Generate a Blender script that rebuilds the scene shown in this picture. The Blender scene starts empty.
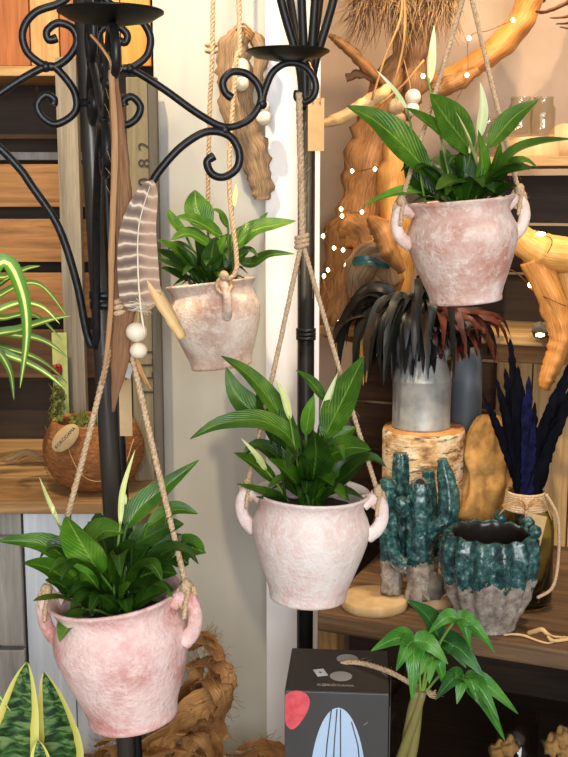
import bpy, bmesh, math, random
from mathutils import Vector as V, Matrix as M, noise
random.seed(7)
sc = bpy.context.scene
COL = sc.collection
PI = math.pi
# ------------------------------------------------------------------ camera
F = 1100.0
PITCH = math.atan((378.5 - 195) / F)
SP, CP = math.sin(PITCH), math.cos(PITCH)
CAM = V((0, 0, 1.5))
cd = bpy.data.cameras.new('camera'); cam = bpy.data.objects.new('camera', cd); COL.objects.link(cam)
cam.location = CAM; cam.rotation_euler = (PI / 2 - PITCH, 0, 0)
cd.sensor_fit = 'VERTICAL'; cd.sensor_height = 36; cd.lens = 36 * F / 757
cd.clip_start = .05
sc.camera = cam

def ray(px, py):
    cx, cy = (px - 284) / F, (378.5 - py) / F
    return V((cx, CP + cy * SP, cy * CP - SP))
def P(px, py, Y):                       # point of the place seen at that pixel, Y metres in front of the camera
    d = ray(px, py); return CAM + d * (Y / d.y)
def S(Y, py=378):                       # metres per pixel there
    return Y / ray(284, py).y / F
def Zat(py, Y): return P(284, py, Y).z
def onplane(px, py, C, u):
    d = ray(px, py); n = V((-u.y, u.x, 0)); t = n.dot(C - CAM) / n.dot(d); return CAM + d * t

# ------------------------------------------------------------------ materials
def lin(c):
    return tuple((x / 255 / 12.92 if x / 255 <= .04045 else ((x / 255 + .055) / 1.055) ** 2.4) for x in c) + (1,)
def newmat(name, rough=.6, metal=0, spec=.5):
    m = bpy.data.materials.new(name); m.use_nodes = True
    nt = m.node_tree; b = nt.nodes['Principled BSDF']
    b.inputs['Roughness'].default_value = rough; b.inputs['Metallic'].default_value = metal
    b.inputs['Specular IOR Level'].default_value = spec
    return m, nt, b
def N(nt, t, **kw):
    n = nt.nodes.new(t)
    for k, v in kw.items():
        if k in n.inputs: n.inputs[k].default_value = v
        else: setattr(n, k, v)
    return n
def ramp(nt, fac, stops):
    r = nt.nodes.new('ShaderNodeValToRGB'); e = r.color_ramp.elements
    while len(e) < len(stops): e.new(.5)
    for el, (p, c) in zip(e, stops): el.position = p; el.color = lin(c)
    nt.links.new(fac, r.inputs['Fac']); return r.outputs['Color']
def coords(nt, scale=(1, 1, 1), kind='Object', loc=(0, 0, 0)):
    tc = N(nt, 'ShaderNodeTexCoord'); mp = N(nt, 'ShaderNodeMapping')
    mp.inputs['Scale'].default_value = scale; mp.inputs['Location'].default_value = loc
    nt.links.new(tc.outputs[kind], mp.inputs['Vector']); return mp.outputs['Vector']
def noi(nt, vec, scale, detail=4, rough=.6, dist=0):
    n = N(nt, 'ShaderNodeTexNoise'); n.inputs['Scale'].default_value = scale; n.inputs['Detail'].default_value = detail
    n.inputs['Roughness'].default_value = rough; n.inputs['Distortion'].default_value = dist
    nt.links.new(vec, n.inputs['Vector']); return n.outputs['Fac']
def bump(nt, b, h, strength=.3, dist=.002):
    n = N(nt, 'ShaderNodeBump'); n.inputs['Strength'].default_value = strength; n.inputs['Distance'].default_value = dist
    nt.links.new(h, n.inputs['Height']); nt.links.new(n.outputs['Normal'], b.inputs['Normal'])
def mixc(nt, fac, a, c, mode='MIX'):
    n = N(nt, 'ShaderNodeMix', data_type='RGBA', blend_type=mode)
    if isinstance(fac, float): n.inputs[0].default_value = fac
    else: nt.links.new(fac, n.inputs[0])
    for i, x in ((6, a), (7, c)):
        if isinstance(x, tuple): n.inputs[i].default_value = lin(x)
        else: nt.links.new(x, n.inputs[i])
    return n.outputs[2]
def plain(name, c, rough=.6, metal=0, c2=None, scale=30, bmp=0, spec=.5, stretch=(1, 1, 1)):
    m, nt, b = newmat(name, rough, metal, spec)
    c2 = c2 or tuple(int(x * .85) for x in c)
    f = noi(nt, coords(nt, stretch), scale)
    nt.links.new(ramp(nt, f, [(.35, c2), (.65, c)]), b.inputs['Base Color'])
    if bmp: bump(nt, b, f, bmp)
    return m
def wood(name, dark, light, axis='x', rough=.65, grain=60, uv=False, bmp=.25):
    m, nt, b = newmat(name, rough, 0, .35)
    s = {'x': (.06, 1, 1), 'y': (1, .06, 1), 'z': (1, 1, .06)}[axis]
    vec = coords(nt, (20, 1.0, 1), 'UV') if uv else coords(nt, s)
    f = noi(nt, vec, grain if not uv else 3.2, 6, .65, .6)
    f2 = noi(nt, coords(nt, (1, 1, 1)), 6, 3)
    c = ramp(nt, f, [(.3, dark), (.7, light)])
    c = mixc(nt, ramp(nt, f2, [(.4, (0, 0, 0)), (.75, (150, 150, 150))]), c, dark)
    nt.links.new(c, b.inputs['Base Color']); bump(nt, b, f, bmp, .002)
    return m

MT = {}
MT['iron'] = plain('black wrought iron', (40, 40, 43), .38, .35, (24, 24, 26), 90, .25)
MT['column'] = plain('lightened fluted iron', (78, 72, 66), .32, .3, (50, 46, 44), 30, .1, stretch=(1, 1, .1))  # paler grey-brown puts the column's reflection into its colour
MT['iron_dark'] = plain('dark iron', (26, 26, 28), .42, .4, (16, 16, 17), 80, .15)
MT['wall'] = plain('greige wall paint', (186, 182, 172), .36, 0, (178, 174, 164), 3, 0)
MT['pillar'] = plain('white lacquered pillar', (228, 224, 225), .4, 0, (220, 217, 219), 3, 0)
MT['taupe'] = plain('taupe plaster', (172, 150, 132), .85, 0, (158, 136, 118), 5, .08)
MT['floor'] = wood('floor boards', (70, 52, 38), (120, 92, 66), 'y')
MT['ceiling'] = plain('ceiling paint', (225, 220, 212), .9)
MT['side'] = plain('shop wall paint', (196, 186, 174), .9)
MT['crate_x'] = wood('brown crate boards', (118, 80, 46), (190, 138, 86), 'x')
MT['crate_dark'] = wood('dark crate boards', (38, 27, 18), (66, 48, 34), 'x')  # darkened so the shade below the shelf is in the wood colour
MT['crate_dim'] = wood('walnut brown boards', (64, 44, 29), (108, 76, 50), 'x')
MT['red_z'] = wood('reddish upright boards', (124, 68, 34), (182, 114, 64), 'z')
MT['honey_z'] = wood('honey upright boards', (196, 128, 56), (238, 178, 96), 'z')
MT['tan_x'] = wood('tan boards', (146, 110, 70), (204, 168, 116), 'x')
MT['tan_z'] = wood('tan upright board', (150, 112, 70), (206, 168, 112), 'z')
MT['batten'] = wood('weathered batten', (104, 95, 84), (166, 154, 136), 'z')
MT['oak'] = wood('shelf oak', (78, 58, 40), (140, 110, 80), 'x')
MT['ledge'] = wood('ledge oak', (136, 100, 62), (196, 154, 104), 'x')
MT['white_wood'] = wood('whitewashed boards', (204, 210, 218), (238, 242, 246), 'z', .6, 40)
MT['grey_wood'] = wood('grey weathered boards', (128, 124, 118), (186, 182, 174), 'z')
MT['plank'] = wood('sign plank', (100, 90, 70), (142, 130, 102), 'z')
MT['plank_edge'] = wood('sign plank edge', (66, 62, 56), (98, 92, 84), 'z')
MT['black_ink'] = plain('faded black ink', (52, 48, 42), .8)
MT['soil'] = plain('potting soil', (52, 38, 28), .95, 0, (28, 20, 14), 160, .6)
MT['bead'] = plain('cream wooden beads', (240, 228, 204), .55, 0, (230, 214, 188), 20)
MT['bead_tan'] = plain('tan wooden bead', (188, 158, 122), .55, 0, (160, 128, 94), 40)
MT['kraft'] = plain('kraft card', (194, 164, 120), .8, 0, (184, 152, 108), 40)
MT['paper'] = plain('white paper', (240, 240, 242), .7)
MT['drift_orange'] = wood('orange driftwood', (178, 104, 44), (238, 174, 98), 'z', .5, uv=True)
MT['drift_tan'] = wood('golden driftwood', (206, 136, 62), (246, 192, 112), 'z', .45, uv=True)
MT['drift_brown'] = wood('brown driftwood', (116, 74, 40), (204, 148, 90), 'z', .55, uv=True)
MT['drift_grey'] = wood('rough driftwood', (104, 80, 58), (194, 160, 122), 'z', .75, uv=True, bmp=.6)
MT['bark'] = wood('brown bark', (96, 64, 42), (168, 122, 84), 'z', .7, uv=True, bmp=.5)
MT['strip'] = wood('light bark', (150, 104, 66), (206, 160, 112), 'z', .7, uv=True)
MT['pale_stick'] = wood('pale split wood', (214, 166, 104), (246, 214, 160), 'z', .6, uv=True)
MT['husk'] = wood('coconut husk', (124, 80, 42), (214, 158, 96), 'z', .8, uv=True, bmp=.6)
MT['fluff'] = wood('pale dried grass', (150, 114, 76), (208, 172, 128), 'z', .8, uv=True)
MT['palm'] = wood('dried palm husk', (84, 52, 28), (150, 100, 58), 'z', .7, uv=True)
MT['zinc'] = plain('galvanised zinc', (176, 176, 172), .45, .25, (140, 140, 138), 24, .05)
MT['bluegrey'] = plain('blue grey ceramic', (92, 100, 108), .5, 0, (80, 88, 96), 8)
MT['burlap'] = plain('burlap', (184, 142, 82), .95, 0, (138, 100, 54), 38, .3)
MT['stone'] = plain('grey stone', (128, 122, 112), .8, 0, (84, 80, 74), 40, .5)
MT['red'] = plain('red dried berry', (150, 26, 22), .5)
MT['box'] = plain('charcoal carton', (74, 72, 72), .45, 0, (68, 66, 66), 4)
MT['box_top'] = plain('charcoal carton lid', (60, 55, 50), .5, 0, (54, 50, 46), 4)
MT['dot'] = plain('silver print', (176, 172, 170), .6, 0, (170, 166, 164), 4)
MT['text'] = plain('pale print', (206, 190, 168), .6)
MT['coral'] = plain('coral print', (236, 98, 104), .6, 0, (214, 74, 84), 70)
MT['blueprint'] = plain('pale blue print', (196, 216, 240), .5, 0, (172, 200, 232), 3)
MT['cordprint'] = plain('grey printed cord', (80, 82, 92), .6)
MT['spathe'] = plain('cream spathe', (240, 240, 206), .5, 0, (216, 226, 160), 12)
MT['bud'] = plain('yellow green spathe', (232, 234, 172), .5, 0, (206, 216, 128), 20)
MT['stalk'] = plain('green stalk', (128, 158, 70), .5, 0, (100, 140, 54), 20)
MT['moss'] = plain('moss', (128, 130, 60), .95, 0, (70, 76, 30), 120, .8)
MT['greencard'] = plain('pale green card', (190, 196, 128), .7, 0, (164, 170, 100), 30)
MT['raffia'] = plain('raffia', (206, 160, 104), .8, 0, (176, 124, 72), 60, .3, stretch=(1, 1, .2))
MT['rust_feather'] = plain('rust red feathers', (92, 36, 22), .55, 0, (44, 16, 10), 60, 0, stretch=(1, 1, .3))
MT['black_feather'] = plain('black green feathers', (22, 26, 22), .45, 0, (9, 8, 7), 30, 0, spec=.35, stretch=(1, 1, .3))
MT['brown_feather'] = plain('dark brown feathers', (48, 32, 22), .45, 0, (18, 13, 10), 40, 0, stretch=(1, 1, .3))
MT['ink_feather'] = plain('blue black feathers', (14, 15, 26), .9, 0, (7, 7, 12), 40, 0, spec=.08)
MT['blue_feather'] = plain('navy feathers', (30, 31, 74), .9, 0, (14, 15, 34), 60, 0, spec=.08)
MT['ochre'] = plain('ochre dried leaf', (176, 128, 48), .7)
MT['teal_paint'] = plain('teal feather', (30, 92, 96), .35, 0, (18, 50, 54), 40)
MT['moneytrunk'] = plain('green brown trunk', (126, 128, 62), .6, 0, (130, 104, 72), 14, .2)
MT['inner_shade'] = plain('dark inner shade', (44, 38, 34), .3)  # shade inside the cactus pot, put into the colour
MT['hole_shade'] = plain('black hole shade', (30, 26, 24), .9)  # stands for the shade inside the cactus mouth

def m_pot(name, pink, white, k):
    m, nt, b = newmat(name, .85, 0, .25)
    v = coords(nt, (1, 1, 1), 'Object', (k, k, k))
    f1 = noi(nt, v, 13, 6, .62); f2 = noi(nt, v, 60, 6, .72); f3 = noi(nt, v, 200, 3, .6)
    c = ramp(nt, f1, [(.34, pink), (.62, white)])
    c = mixc(nt, ramp(nt, f2, [(.5, (0, 0, 0)), (.62, (205, 205, 205))]), c, tuple(min(255, x + 10) for x in white))
    c = mixc(nt, ramp(nt, f2, [(.28, (170, 170, 170)), (.42, (0, 0, 0))]), c, pink)
    nt.links.new(c, b.inputs['Base Color'])
    a = N(nt, 'ShaderNodeMath', operation='ADD'); nt.links.new(f2, a.inputs[0]); nt.links.new(f3, a.inputs[1])
    bump(nt, b, a.outputs[0], .75, .003); return m
POTM = [m_pot('pink whitewashed clay', (208, 142, 132), (242, 212, 206), 1.3),
        m_pot('pale whitewashed clay', (236, 202, 192), (252, 238, 232), 4.1),
        m_pot('dusty whitewashed clay', (206, 152, 134), (246, 226, 216), 7.7),
        m_pot('grey pink whitewashed clay', (198, 152, 130), (242, 226, 212), 9.2)]

def m_leaf(name, dark, mid, lite, rough=.32, veins=13, tr=.18):
    m, nt, b = newmat(name, rough, 0, .5)
    tc = N(nt, 'ShaderNodeTexCoord'); sx = N(nt, 'ShaderNodeSeparateXYZ'); nt.links.new(tc.outputs['UV'], sx.inputs[0])
    def mth(op, a, c=None):
        n = N(nt, 'ShaderNodeMath', operation=op)
        for i, x in enumerate((a, c)):
            if x is None: continue
            if isinstance(x, (int, float)): n.inputs[i].default_value = x
            else: nt.links.new(x, n.inputs[i])
        return n.outputs[0]
    u = mth('ABSOLUTE', mth('SUBTRACT', sx.outputs[0], .5))
    w = mth('SINE', mth('MULTIPLY', mth('SUBTRACT', sx.outputs[1], mth('MULTIPLY', u, .75)), veins * 2 * PI))
    f = noi(nt, coords(nt), 22, 3)
    fac = mth('ADD', mth('MULTIPLY', w, .035), f)
    c = ramp(nt, fac, [(.28, dark), (.52, mid), (.8, lite)])
    rib = mth('LESS_THAN', u, .028)
    c = mixc(nt, rib, c, lite)
    nt.links.new(c, b.inputs['Base Color']); bump(nt, b, w, .3, .0012)
    if tr:
        t = N(nt, 'ShaderNodeBsdfTranslucent'); nt.links.new(mixc(nt, .55, c, lite), t.inputs['Color'])
        mx = N(nt, 'ShaderNodeMixShader'); mx.inputs[0].default_value = tr
        out = nt.nodes['Material Output']
        nt.links.new(b.outputs[0], mx.inputs[1]); nt.links.new(t.outputs[0], mx.inputs[2]); nt.links.new(mx.outputs[0], out.inputs['Surface'])
    return m
MT['leaf'] = m_leaf('peace lily leaf', (36, 68, 12), (66, 112, 22), (114, 152, 48))
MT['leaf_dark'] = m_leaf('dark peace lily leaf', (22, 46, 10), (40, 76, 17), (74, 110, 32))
MT['leaf_lite'] = m_leaf('bright peace lily leaf', (54, 104, 24), (92, 148, 40), (146, 186, 80))
MT['pachira'] = m_leaf('money tree leaf', (40, 96, 28), (68, 136, 44), (124, 180, 84), .3, 9)
MT['pachira_dark'] = m_leaf('dark money tree leaf', (24, 66, 26), (44, 102, 40), (92, 146, 70), .35, 9)

def m_uvstripe(name, stops, cross=None, rough=.45):     # colour runs across the blade
    m, nt, b = newmat(name, rough)
    tc = N(nt, 'ShaderNodeTexCoord'); sx = N(nt, 'ShaderNodeSeparateXYZ'); nt.links.new(tc.outputs['UV'], sx.inputs[0])
    s = N(nt, 'ShaderNodeMath', operation='SUBTRACT'); s.inputs[1].default_value = .5; nt.links.new(sx.outputs[0], s.inputs[0])
    a = N(nt, 'ShaderNodeMath', operation='ABSOLUTE'); nt.links.new(s.outputs[0], a.inputs[0])
    f = noi(nt, coords(nt), 30, 3)
    ad = N(nt, 'ShaderNodeMath', operation='MULTIPLY_ADD'); ad.inputs[1].default_value = .09; nt.links.new(f, ad.inputs[0]); nt.links.new(a.outputs[0], ad.inputs[2])
    c = ramp(nt, ad.outputs[0], stops)
    if cross:
        g = noi(nt, coords(nt, (1.1, 10, 1), 'UV'), 2.6, 2, .5, .8)
        n2 = N(nt, 'ShaderNodeMath', operation='LESS_THAN'); n2.inputs[1].default_value = cross[1]; nt.links.new(ad.outputs[0], n2.inputs[0])
        c2 = ramp(nt, g, cross[0])
        c = mixc(nt, n2.outputs[0], c, c2)
    nt.links.new(c, b.inputs['Base Color']); return m
MT['snake'] = m_uvstripe('snake plant blade', [(0, (60, 104, 50)), (.36, (60, 104, 50)), (.37, (214, 206, 88)), (.6, (240, 234, 150))],
                         ([(.38, (24, 50, 26)), (.5, (62, 104, 48)), (.62, (122, 146, 92))], .365))
MT['spider'] = m_uvstripe('spider plant blade', [(0, (236, 240, 170)), (.14, (226, 232, 140)), (.19, (104, 156, 54)), (.6, (62, 118, 36))])
MT['spider_dim'] = m_uvstripe('green spider plant blade', [(0, (196, 206, 120)), (.1, (170, 190, 90)), (.16, (86, 124, 48)), (.6, (56, 92, 32))])
def m_barred(name):
    m, nt, b = newmat(name, .7)
    tc = N(nt, 'ShaderNodeTexCoord'); sx = N(nt, 'ShaderNodeSeparateXYZ'); nt.links.new(tc.outputs['UV'], sx.inputs[0])
    w = N(nt, 'ShaderNodeTexWave'); w.bands_direction = 'Y'; w.inputs['Scale'].default_value = 3.6; w.inputs['Distortion'].default_value = 2.6; w.inputs['Detail'].default_value = 2
    mp = coords(nt, (.6, 1, 1), 'UV'); nt.links.new(mp, w.inputs['Vector'])
    c = ramp(nt, w.outputs['Fac'], [(.03, (214, 194, 174)), (.14, (150, 124, 104)), (.9, (104, 86, 74))])
    c = mixc(nt, ramp(nt, sx.outputs[0], [(.42, (0, 0, 0)), (.75, (190, 190, 190))]), c, (196, 158, 128))
    nt.links.new(c, b.inputs['Base Color']); return m
MT['barred'] = m_barred('barred pheasant feather')
def m_jute():
    m, nt, b = newmat('jute rope', .9, 0, .2)
    f = noi(nt, coords(nt), 350, 3); 
    nt.links.new(ramp(nt, f, [(.3, (172, 138, 102)), (.7, (226, 198, 164))]), b.inputs['Base Color']); bump(nt, b, f, .5, .001); return m
MT['jute'] = m_jute()
def m_coir():
    m, nt, b = newmat('coconut shell fibre', .85, 0, .25)
    f = noi(nt, coords(nt, (1, 1, 4)), 45, 6, .7, 1.5); g = noi(nt, coords(nt, (4, 1, 1)), 60, 4, .7, 1)
    c = ramp(nt, f, [(.3, (98, 58, 28)), (.6, (166, 108, 62)), (.8, (198, 144, 92))])
    c = mixc(nt, ramp(nt, g, [(.55, (0, 0, 0)), (.75, (150, 150, 150))]), c, (206, 160, 108))
    nt.links.new(c, b.inputs['Base Color']); bump(nt, b, f, .7, .004); return m
MT['coir'] = m_coir()
def m_birch():
    m, nt, b = newmat('birch bark', .75, 0, .3)
    f = noi(nt, coords(nt, (8, 8, 50)), 2.4, 5, .65); g = noi(nt, coords(nt, (1, 1, 1.6)), 16, 6, .68); h = noi(nt, coords(nt, (14, 14, 70)), 2.2, 4, .6)
    c = ramp(nt, g, [(.36, (120, 84, 54)), (.47, (196, 158, 112)), (.6, (232, 212, 180))])
    c = mixc(nt, ramp(nt, h, [(.56, (0, 0, 0)), (.62, (235, 235, 235))]), c, (82, 58, 42))
    c = mixc(nt, ramp(nt, g, [(.64, (0, 0, 0)), (.68, (220, 220, 220))]), c, (60, 48, 40))
    nt.links.new(c, b.inputs['Base Color']); bump(nt, b, f, .6, .004); return m
MT['birch'] = m_birch()
MT['birch_end'] = plain('cut birch face', (206, 150, 92), .7, 0, (170, 112, 60), 40, .1)
MT['disc_wood'] = plain('cut pale slice', (216, 184, 138), .7, 0, (196, 160, 112), 30, .1, stretch=(1, 1, .2))
def m_cactus(thr=.118):                       # glossy teal glaze over a bare grey-brown foot
    m, nt, b = newmat('teal drip glaze', .12, 0, .7)
    vec = coords(nt); g = noi(nt, vec, 26, 5, .7); g2 = noi(nt, vec, 70, 4, .7)
    sx = N(nt, 'ShaderNodeSeparateXYZ'); tc = N(nt, 'ShaderNodeTexCoord'); nt.links.new(tc.outputs['Object'], sx.inputs[0])
    ad = N(nt, 'ShaderNodeMath', operation='MULTIPLY_ADD'); ad.inputs[1].default_value = .11; nt.links.new(g, ad.inputs[0]); nt.links.new(sx.outputs[2], ad.inputs[2])
    lt = N(nt, 'ShaderNodeMath', operation='LESS_THAN'); lt.inputs[1].default_value = thr; nt.links.new(ad.outputs[0], lt.inputs[0])
    teal = ramp(nt, g2, [(.26, (26, 32, 36)), (.42, (32, 54, 58)), (.53, (42, 88, 86)), (.63, (88, 120, 120)), (.74, (190, 198, 196))])  # palest stops paint white highlights into the glaze
    bare = ramp(nt, g2, [(.3, (92, 80, 70)), (.6, (168, 154, 142)), (.8, (200, 190, 178))])
    nt.links.new(mixc(nt, lt.outputs[0], teal, bare), b.inputs['Base Color'])
    r = N(nt, 'ShaderNodeMath', operation='MULTIPLY_ADD'); r.inputs[1].default_value = .6; r.inputs[2].default_value = .14; nt.links.new(lt.outputs[0], r.inputs[0]); nt.links.new(r.outputs[0], b.inputs['Roughness'])
    bump(nt, b, g2, .5, .004); return m
MT['cactus'] = m_cactus(); MT['cactus_pot'] = m_cactus(.145)
def m_glass(name, tint, rough=.03):
    m, nt, b = newmat(name, rough); b.inputs['Base Color'].default_value = lin(tint)
    b.inputs['Transmission Weight'].default_value = 1; b.inputs['IOR'].default_value = 1.45; return m
def m_thin(name, tint):
    m, nt, b = newmat(name, .04); out = nt.nodes['Material Output']
    t = N(nt, 'ShaderNodeBsdfTransparent'); t.inputs['Color'].default_value = lin(tint)
    g = N(nt, 'ShaderNodeBsdfGlossy'); g.inputs['Roughness'].default_value = .06
    lw = N(nt, 'ShaderNodeLayerWeight'); lw.inputs['Blend'].default_value = .5
    pw = N(nt, 'ShaderNodeMath', operation='POWER'); pw.inputs[1].default_value = 3; nt.links.new(lw.outputs['Facing'], pw.inputs[0])
    f = N(nt, 'ShaderNodeMath', operation='MULTIPLY_ADD'); f.inputs[1].default_value = .55; f.inputs[2].default_value = .05; nt.links.new(pw.outputs[0], f.inputs[0])
    mx = N(nt, 'ShaderNodeMixShader'); nt.links.new(f.outputs[0], mx.inputs[0]); nt.links.new(t.outputs[0], mx.inputs[1]); nt.links.new(g.outputs[0], mx.inputs[2]); nt.links.new(mx.outputs[0], out.inputs['Surface'])
    nt.nodes.remove(b); return m
MT['glass'] = m_thin('clear glass', (246, 244, 238))
MT['glass_green'] = m_glass('greenish glass', (226, 230, 172), .12)
def m_emit(name, c, s):
    m, nt, b = newmat(name); b.inputs['Base Color'].default_value = lin(c); b.inputs['Emission Color'].default_value = lin(c); b.inputs['Emission Strength'].default_value = s; return m
MT['bulb'] = m_emit('warm fairy light', (255, 220, 160), 14)
MT['wire'] = plain('copper wire', (150, 106, 62), .4, .6)

# ------------------------------------------------------------------ geometry helpers
def spline(pts, n):                    # Catmull-Rom through pts, n samples per span
    pts = [V(p) for p in pts]; out = []
    L = len(pts)
    for i in range(L - 1):
        p0 = pts[max(i - 1, 0)]; p1 = pts[i]; p2 = pts[i + 1]; p3 = pts[min(i + 2, L - 1)]
        for k in range(n):
            t = k / n
            out.append(.5 * ((2 * p1) + (p2 - p0) * t + (2 * p0 - 5 * p1 + 4 * p2 - p3) * t * t + (3 * p1 - p0 - 3 * p2 + p3) * t ** 3))
    out.append(pts[-1].copy()); return out
def rsp(r, n):
    out = []
    for i in range(len(r) - 1):
        for k in range(n):
            t = k / n; t = t * t * (3 - 2 * t); out.append(r[i] * (1 - t) + r[i + 1] * t)
    return out + [r[-1]]
def frames(pts):
    fr = []; n = None
    for i, p in enumerate(pts):
        t = (pts[min(i + 1, len(pts) - 1)] - pts[max(i - 1, 0)])
        t = t.normalized() if t.length > 1e-9 else V((0, 0, 1))
        if n is None:
            a = V((0, 0, 1)) if abs(t.z) < .9 else V((0, 1, 0)); n = t.cross(a).normalized()
        else:
            n = (n - t * n.dot(t)); n = n.normalized() if n.length > 1e-6 else t.orthogonal().normalized()
        fr.append((t, n, t.cross(n)))
    return fr
def uvl(bm): return bm.loops.layers.uv.verify()
def tube(bm, pts, r, segs=8, flat=1.0, rib=(0, 0), rough=0, cap=True, seed=0, twist=0):
    pts = [V(p) for p in pts]; fr = frames(pts); uv = uvl(bm)
    if not isinstance(r, (list, tuple)): r = [r] * len(pts)
    rings = []; ln = [0]
    for i, p in enumerate(pts):
        if i: ln.append(ln[-1] + (p - pts[i - 1]).length)
        ring = []
        for k in range(segs):
            a = 2 * PI * k / segs
            rr = r[i] * (1 + rib[1] * math.cos(rib[0] * a))
            if rough:
                q = p + (fr[i][1] * math.cos(a) + fr[i][2] * math.sin(a)) * r[i]
                rr *= 1 + rough * noise.noise(q * (1.1 / max(r[i], .004)) * .55 + V((seed, 0, 0)))
            ca, sa = math.cos(a + twist * i), math.sin(a + twist * i)
            ring.append(bm.verts.new(p + fr[i][1] * (rr * ca) + fr[i][2] * (rr * sa * flat)))
        rings.append(ring)
    for i in range(len(pts) - 1):
        for k in range(segs):
            f = bm.faces.new((rings[i][k], rings[i][(k + 1) % segs], rings[i + 1][(k + 1) % segs], rings[i + 1][k])); f.smooth = True
            for l, (a, c) in zip(f.loops, ((k, i), (k + 1, i), (k + 1, i + 1), (k, i + 1))):
                l[uv].uv = (a / segs, ln[c] * 8)
    if cap:
        for ring, d in ((rings[0], -1), (rings[-1], 1)):
            try:
                f = bm.faces.new(ring if d > 0 else ring[::-1]); f.smooth = False
            except ValueError: pass
    return bm
def lathe(bm, prof, segs=40, mod=None, c=(0, 0, 0), smooth=True):
    uv = uvl(bm); rings = []; c = V(c)
    for j, (r, z) in enumerate(prof):
        ring = []
        for k in range(segs):
            a = 2 * PI * k / segs; rr, zz = (mod(r, z, a, j) if mod else (r, z))
            ring.append(bm.verts.new(c + V((rr * math.cos(a), rr * math.sin(a), zz))))
        rings.append(ring)
    for j in range(len(prof) - 1):
        for k in range(segs):
            f = bm.faces.new((rings[j][k], rings[j][(k + 1) % segs], rings[j + 1][(k + 1) % segs], rings[j + 1][k])); f.smooth = smooth
            for l, (a, b) in zip(f.loops, ((k, j), (k + 1, j), (k + 1, j + 1), (k, j + 1))): l[uv].uv = (a / segs, b / len(prof))
    for ring, fl in ((rings[0], True), (rings[-1], False)):
        if prof[0 if fl else -1][0] > 1e-5:
            f = bm.faces.new(ring[::-1] if fl else ring)
    return bm
def box(bm, lo, hi, mat=None, bev=.0):
    b2 = bmesh.new(); bmesh.ops.create_cube(b2, size=1)
    lo, hi = V(lo), V(hi)
    for v in b2.verts: v.co = V([(lo[i] + hi[i]) / 2 + v.co[i] * (hi[i] - lo[i]) for i in range(3)])
    if bev: bmesh.ops.bevel(b2, geom=b2.edges[:], offset=bev, segments=2, affect='EDGES', profile=.6)
    if mat: b2.transform(mat)
    me = bpy.data.meshes.new('t'); b2.to_mesh(me); b2.free(); bm.from_mesh(me); bpy.data.meshes.remove(me); return bm
def ball(bm, c, r, seg=16, sc3=(1, 1, 1), hole=False, rough=0, fs=20):
    ret = bmesh.ops.create_uvsphere(bm, u_segments=seg, v_segments=max(6, seg * 2 // 3), radius=1)
    for v in ret['verts']:
        k = 1 + (rough * noise.noise(v.co * fs / 10 + V(c) * 9) if rough else 0)
        v.co = V(c) + V((v.co.x * r * sc3[0] * k, v.co.y * r * sc3[1] * k, v.co.z * r * sc3[2] * k))
        for f in v.link_faces: f.smooth = True
    return bm
def blade(bm, pts, w, hint, prof='leaf', fold=.25, wave=.0, n=14, stalk=None, sr=.0016, m=6, smat=False, rag=0):
    """a leaf: midrib through pts (world), w = full width, hint = direction its face looks"""
    uv = uvl(bm); sp = spline(pts, max(2, n // (len(pts) - 1))); K = len(sp); hint = V(hint)
    rows = []; ph = random.random() * 6
    for i, p in enumerate(sp):
        t = i / (K - 1)
        T = (sp[min(i + 1, K - 1)] - sp[max(i - 1, 0)]).normalized()
        s = T.cross(hint); s = s.normalized() if s.length > 1e-4 else T.orthogonal().normalized()
        nn = s.cross(T).normalized()
        if nn.dot(hint) < 0: nn = -nn
        if prof == 'leaf': ww = (math.sin(PI * t ** .8) ** .95) * (1.06 - .3 * t) if 0 < t < 1 else 0
        elif prof == 'blade': ww = min(1, t * 6 + .45) * (1 - t ** 2.2) ** .8
        elif prof == 'sword': ww = min(1, .75 + t * .6) * (1 - t ** 2.3) ** .95
        else: ww = (min(1, t * 7) ** .5) * (1 - t ** 3.5) ** .7 * (1 + rag * random.uniform(-1, .3))          # feather
        ww = max(ww, .03) * w / 2
        row = []
        for k in range(m + 1):
            u = -1 + 2 * k / m
            h = abs(u) * fold * ww + wave * ww * math.sin(t * 9 + ph + (2 if u > 0 else 0)) * abs(u)
            row.append(bm.verts.new(p + s * (u * ww) + nn * h))
        rows.append(row)
    for i in range(K - 1):
        for k in range(m):
            f = bm.faces.new((rows[i][k], rows[i][k + 1], rows[i + 1][k + 1], rows[i + 1][k])); f.smooth = True
            for l, (a, c) in zip(f.loops, ((k, i), (k + 1, i), (k + 1, i + 1), (k, i + 1))): l[uv].uv = (a / m, c / (K - 1))
    nf = len(bm.faces)
    if stalk: tube(bm, spline(stalk, 5), [sr * (1.25 - .35 * i / (5 * (len(stalk) - 1))) for i in range(5 * (len(stalk) - 1) + 1)], 6)
    if smat:
        bm.faces.ensure_lookup_table()
        for f in bm.faces[nf:]: f.material_index = 1
    return bm
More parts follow.
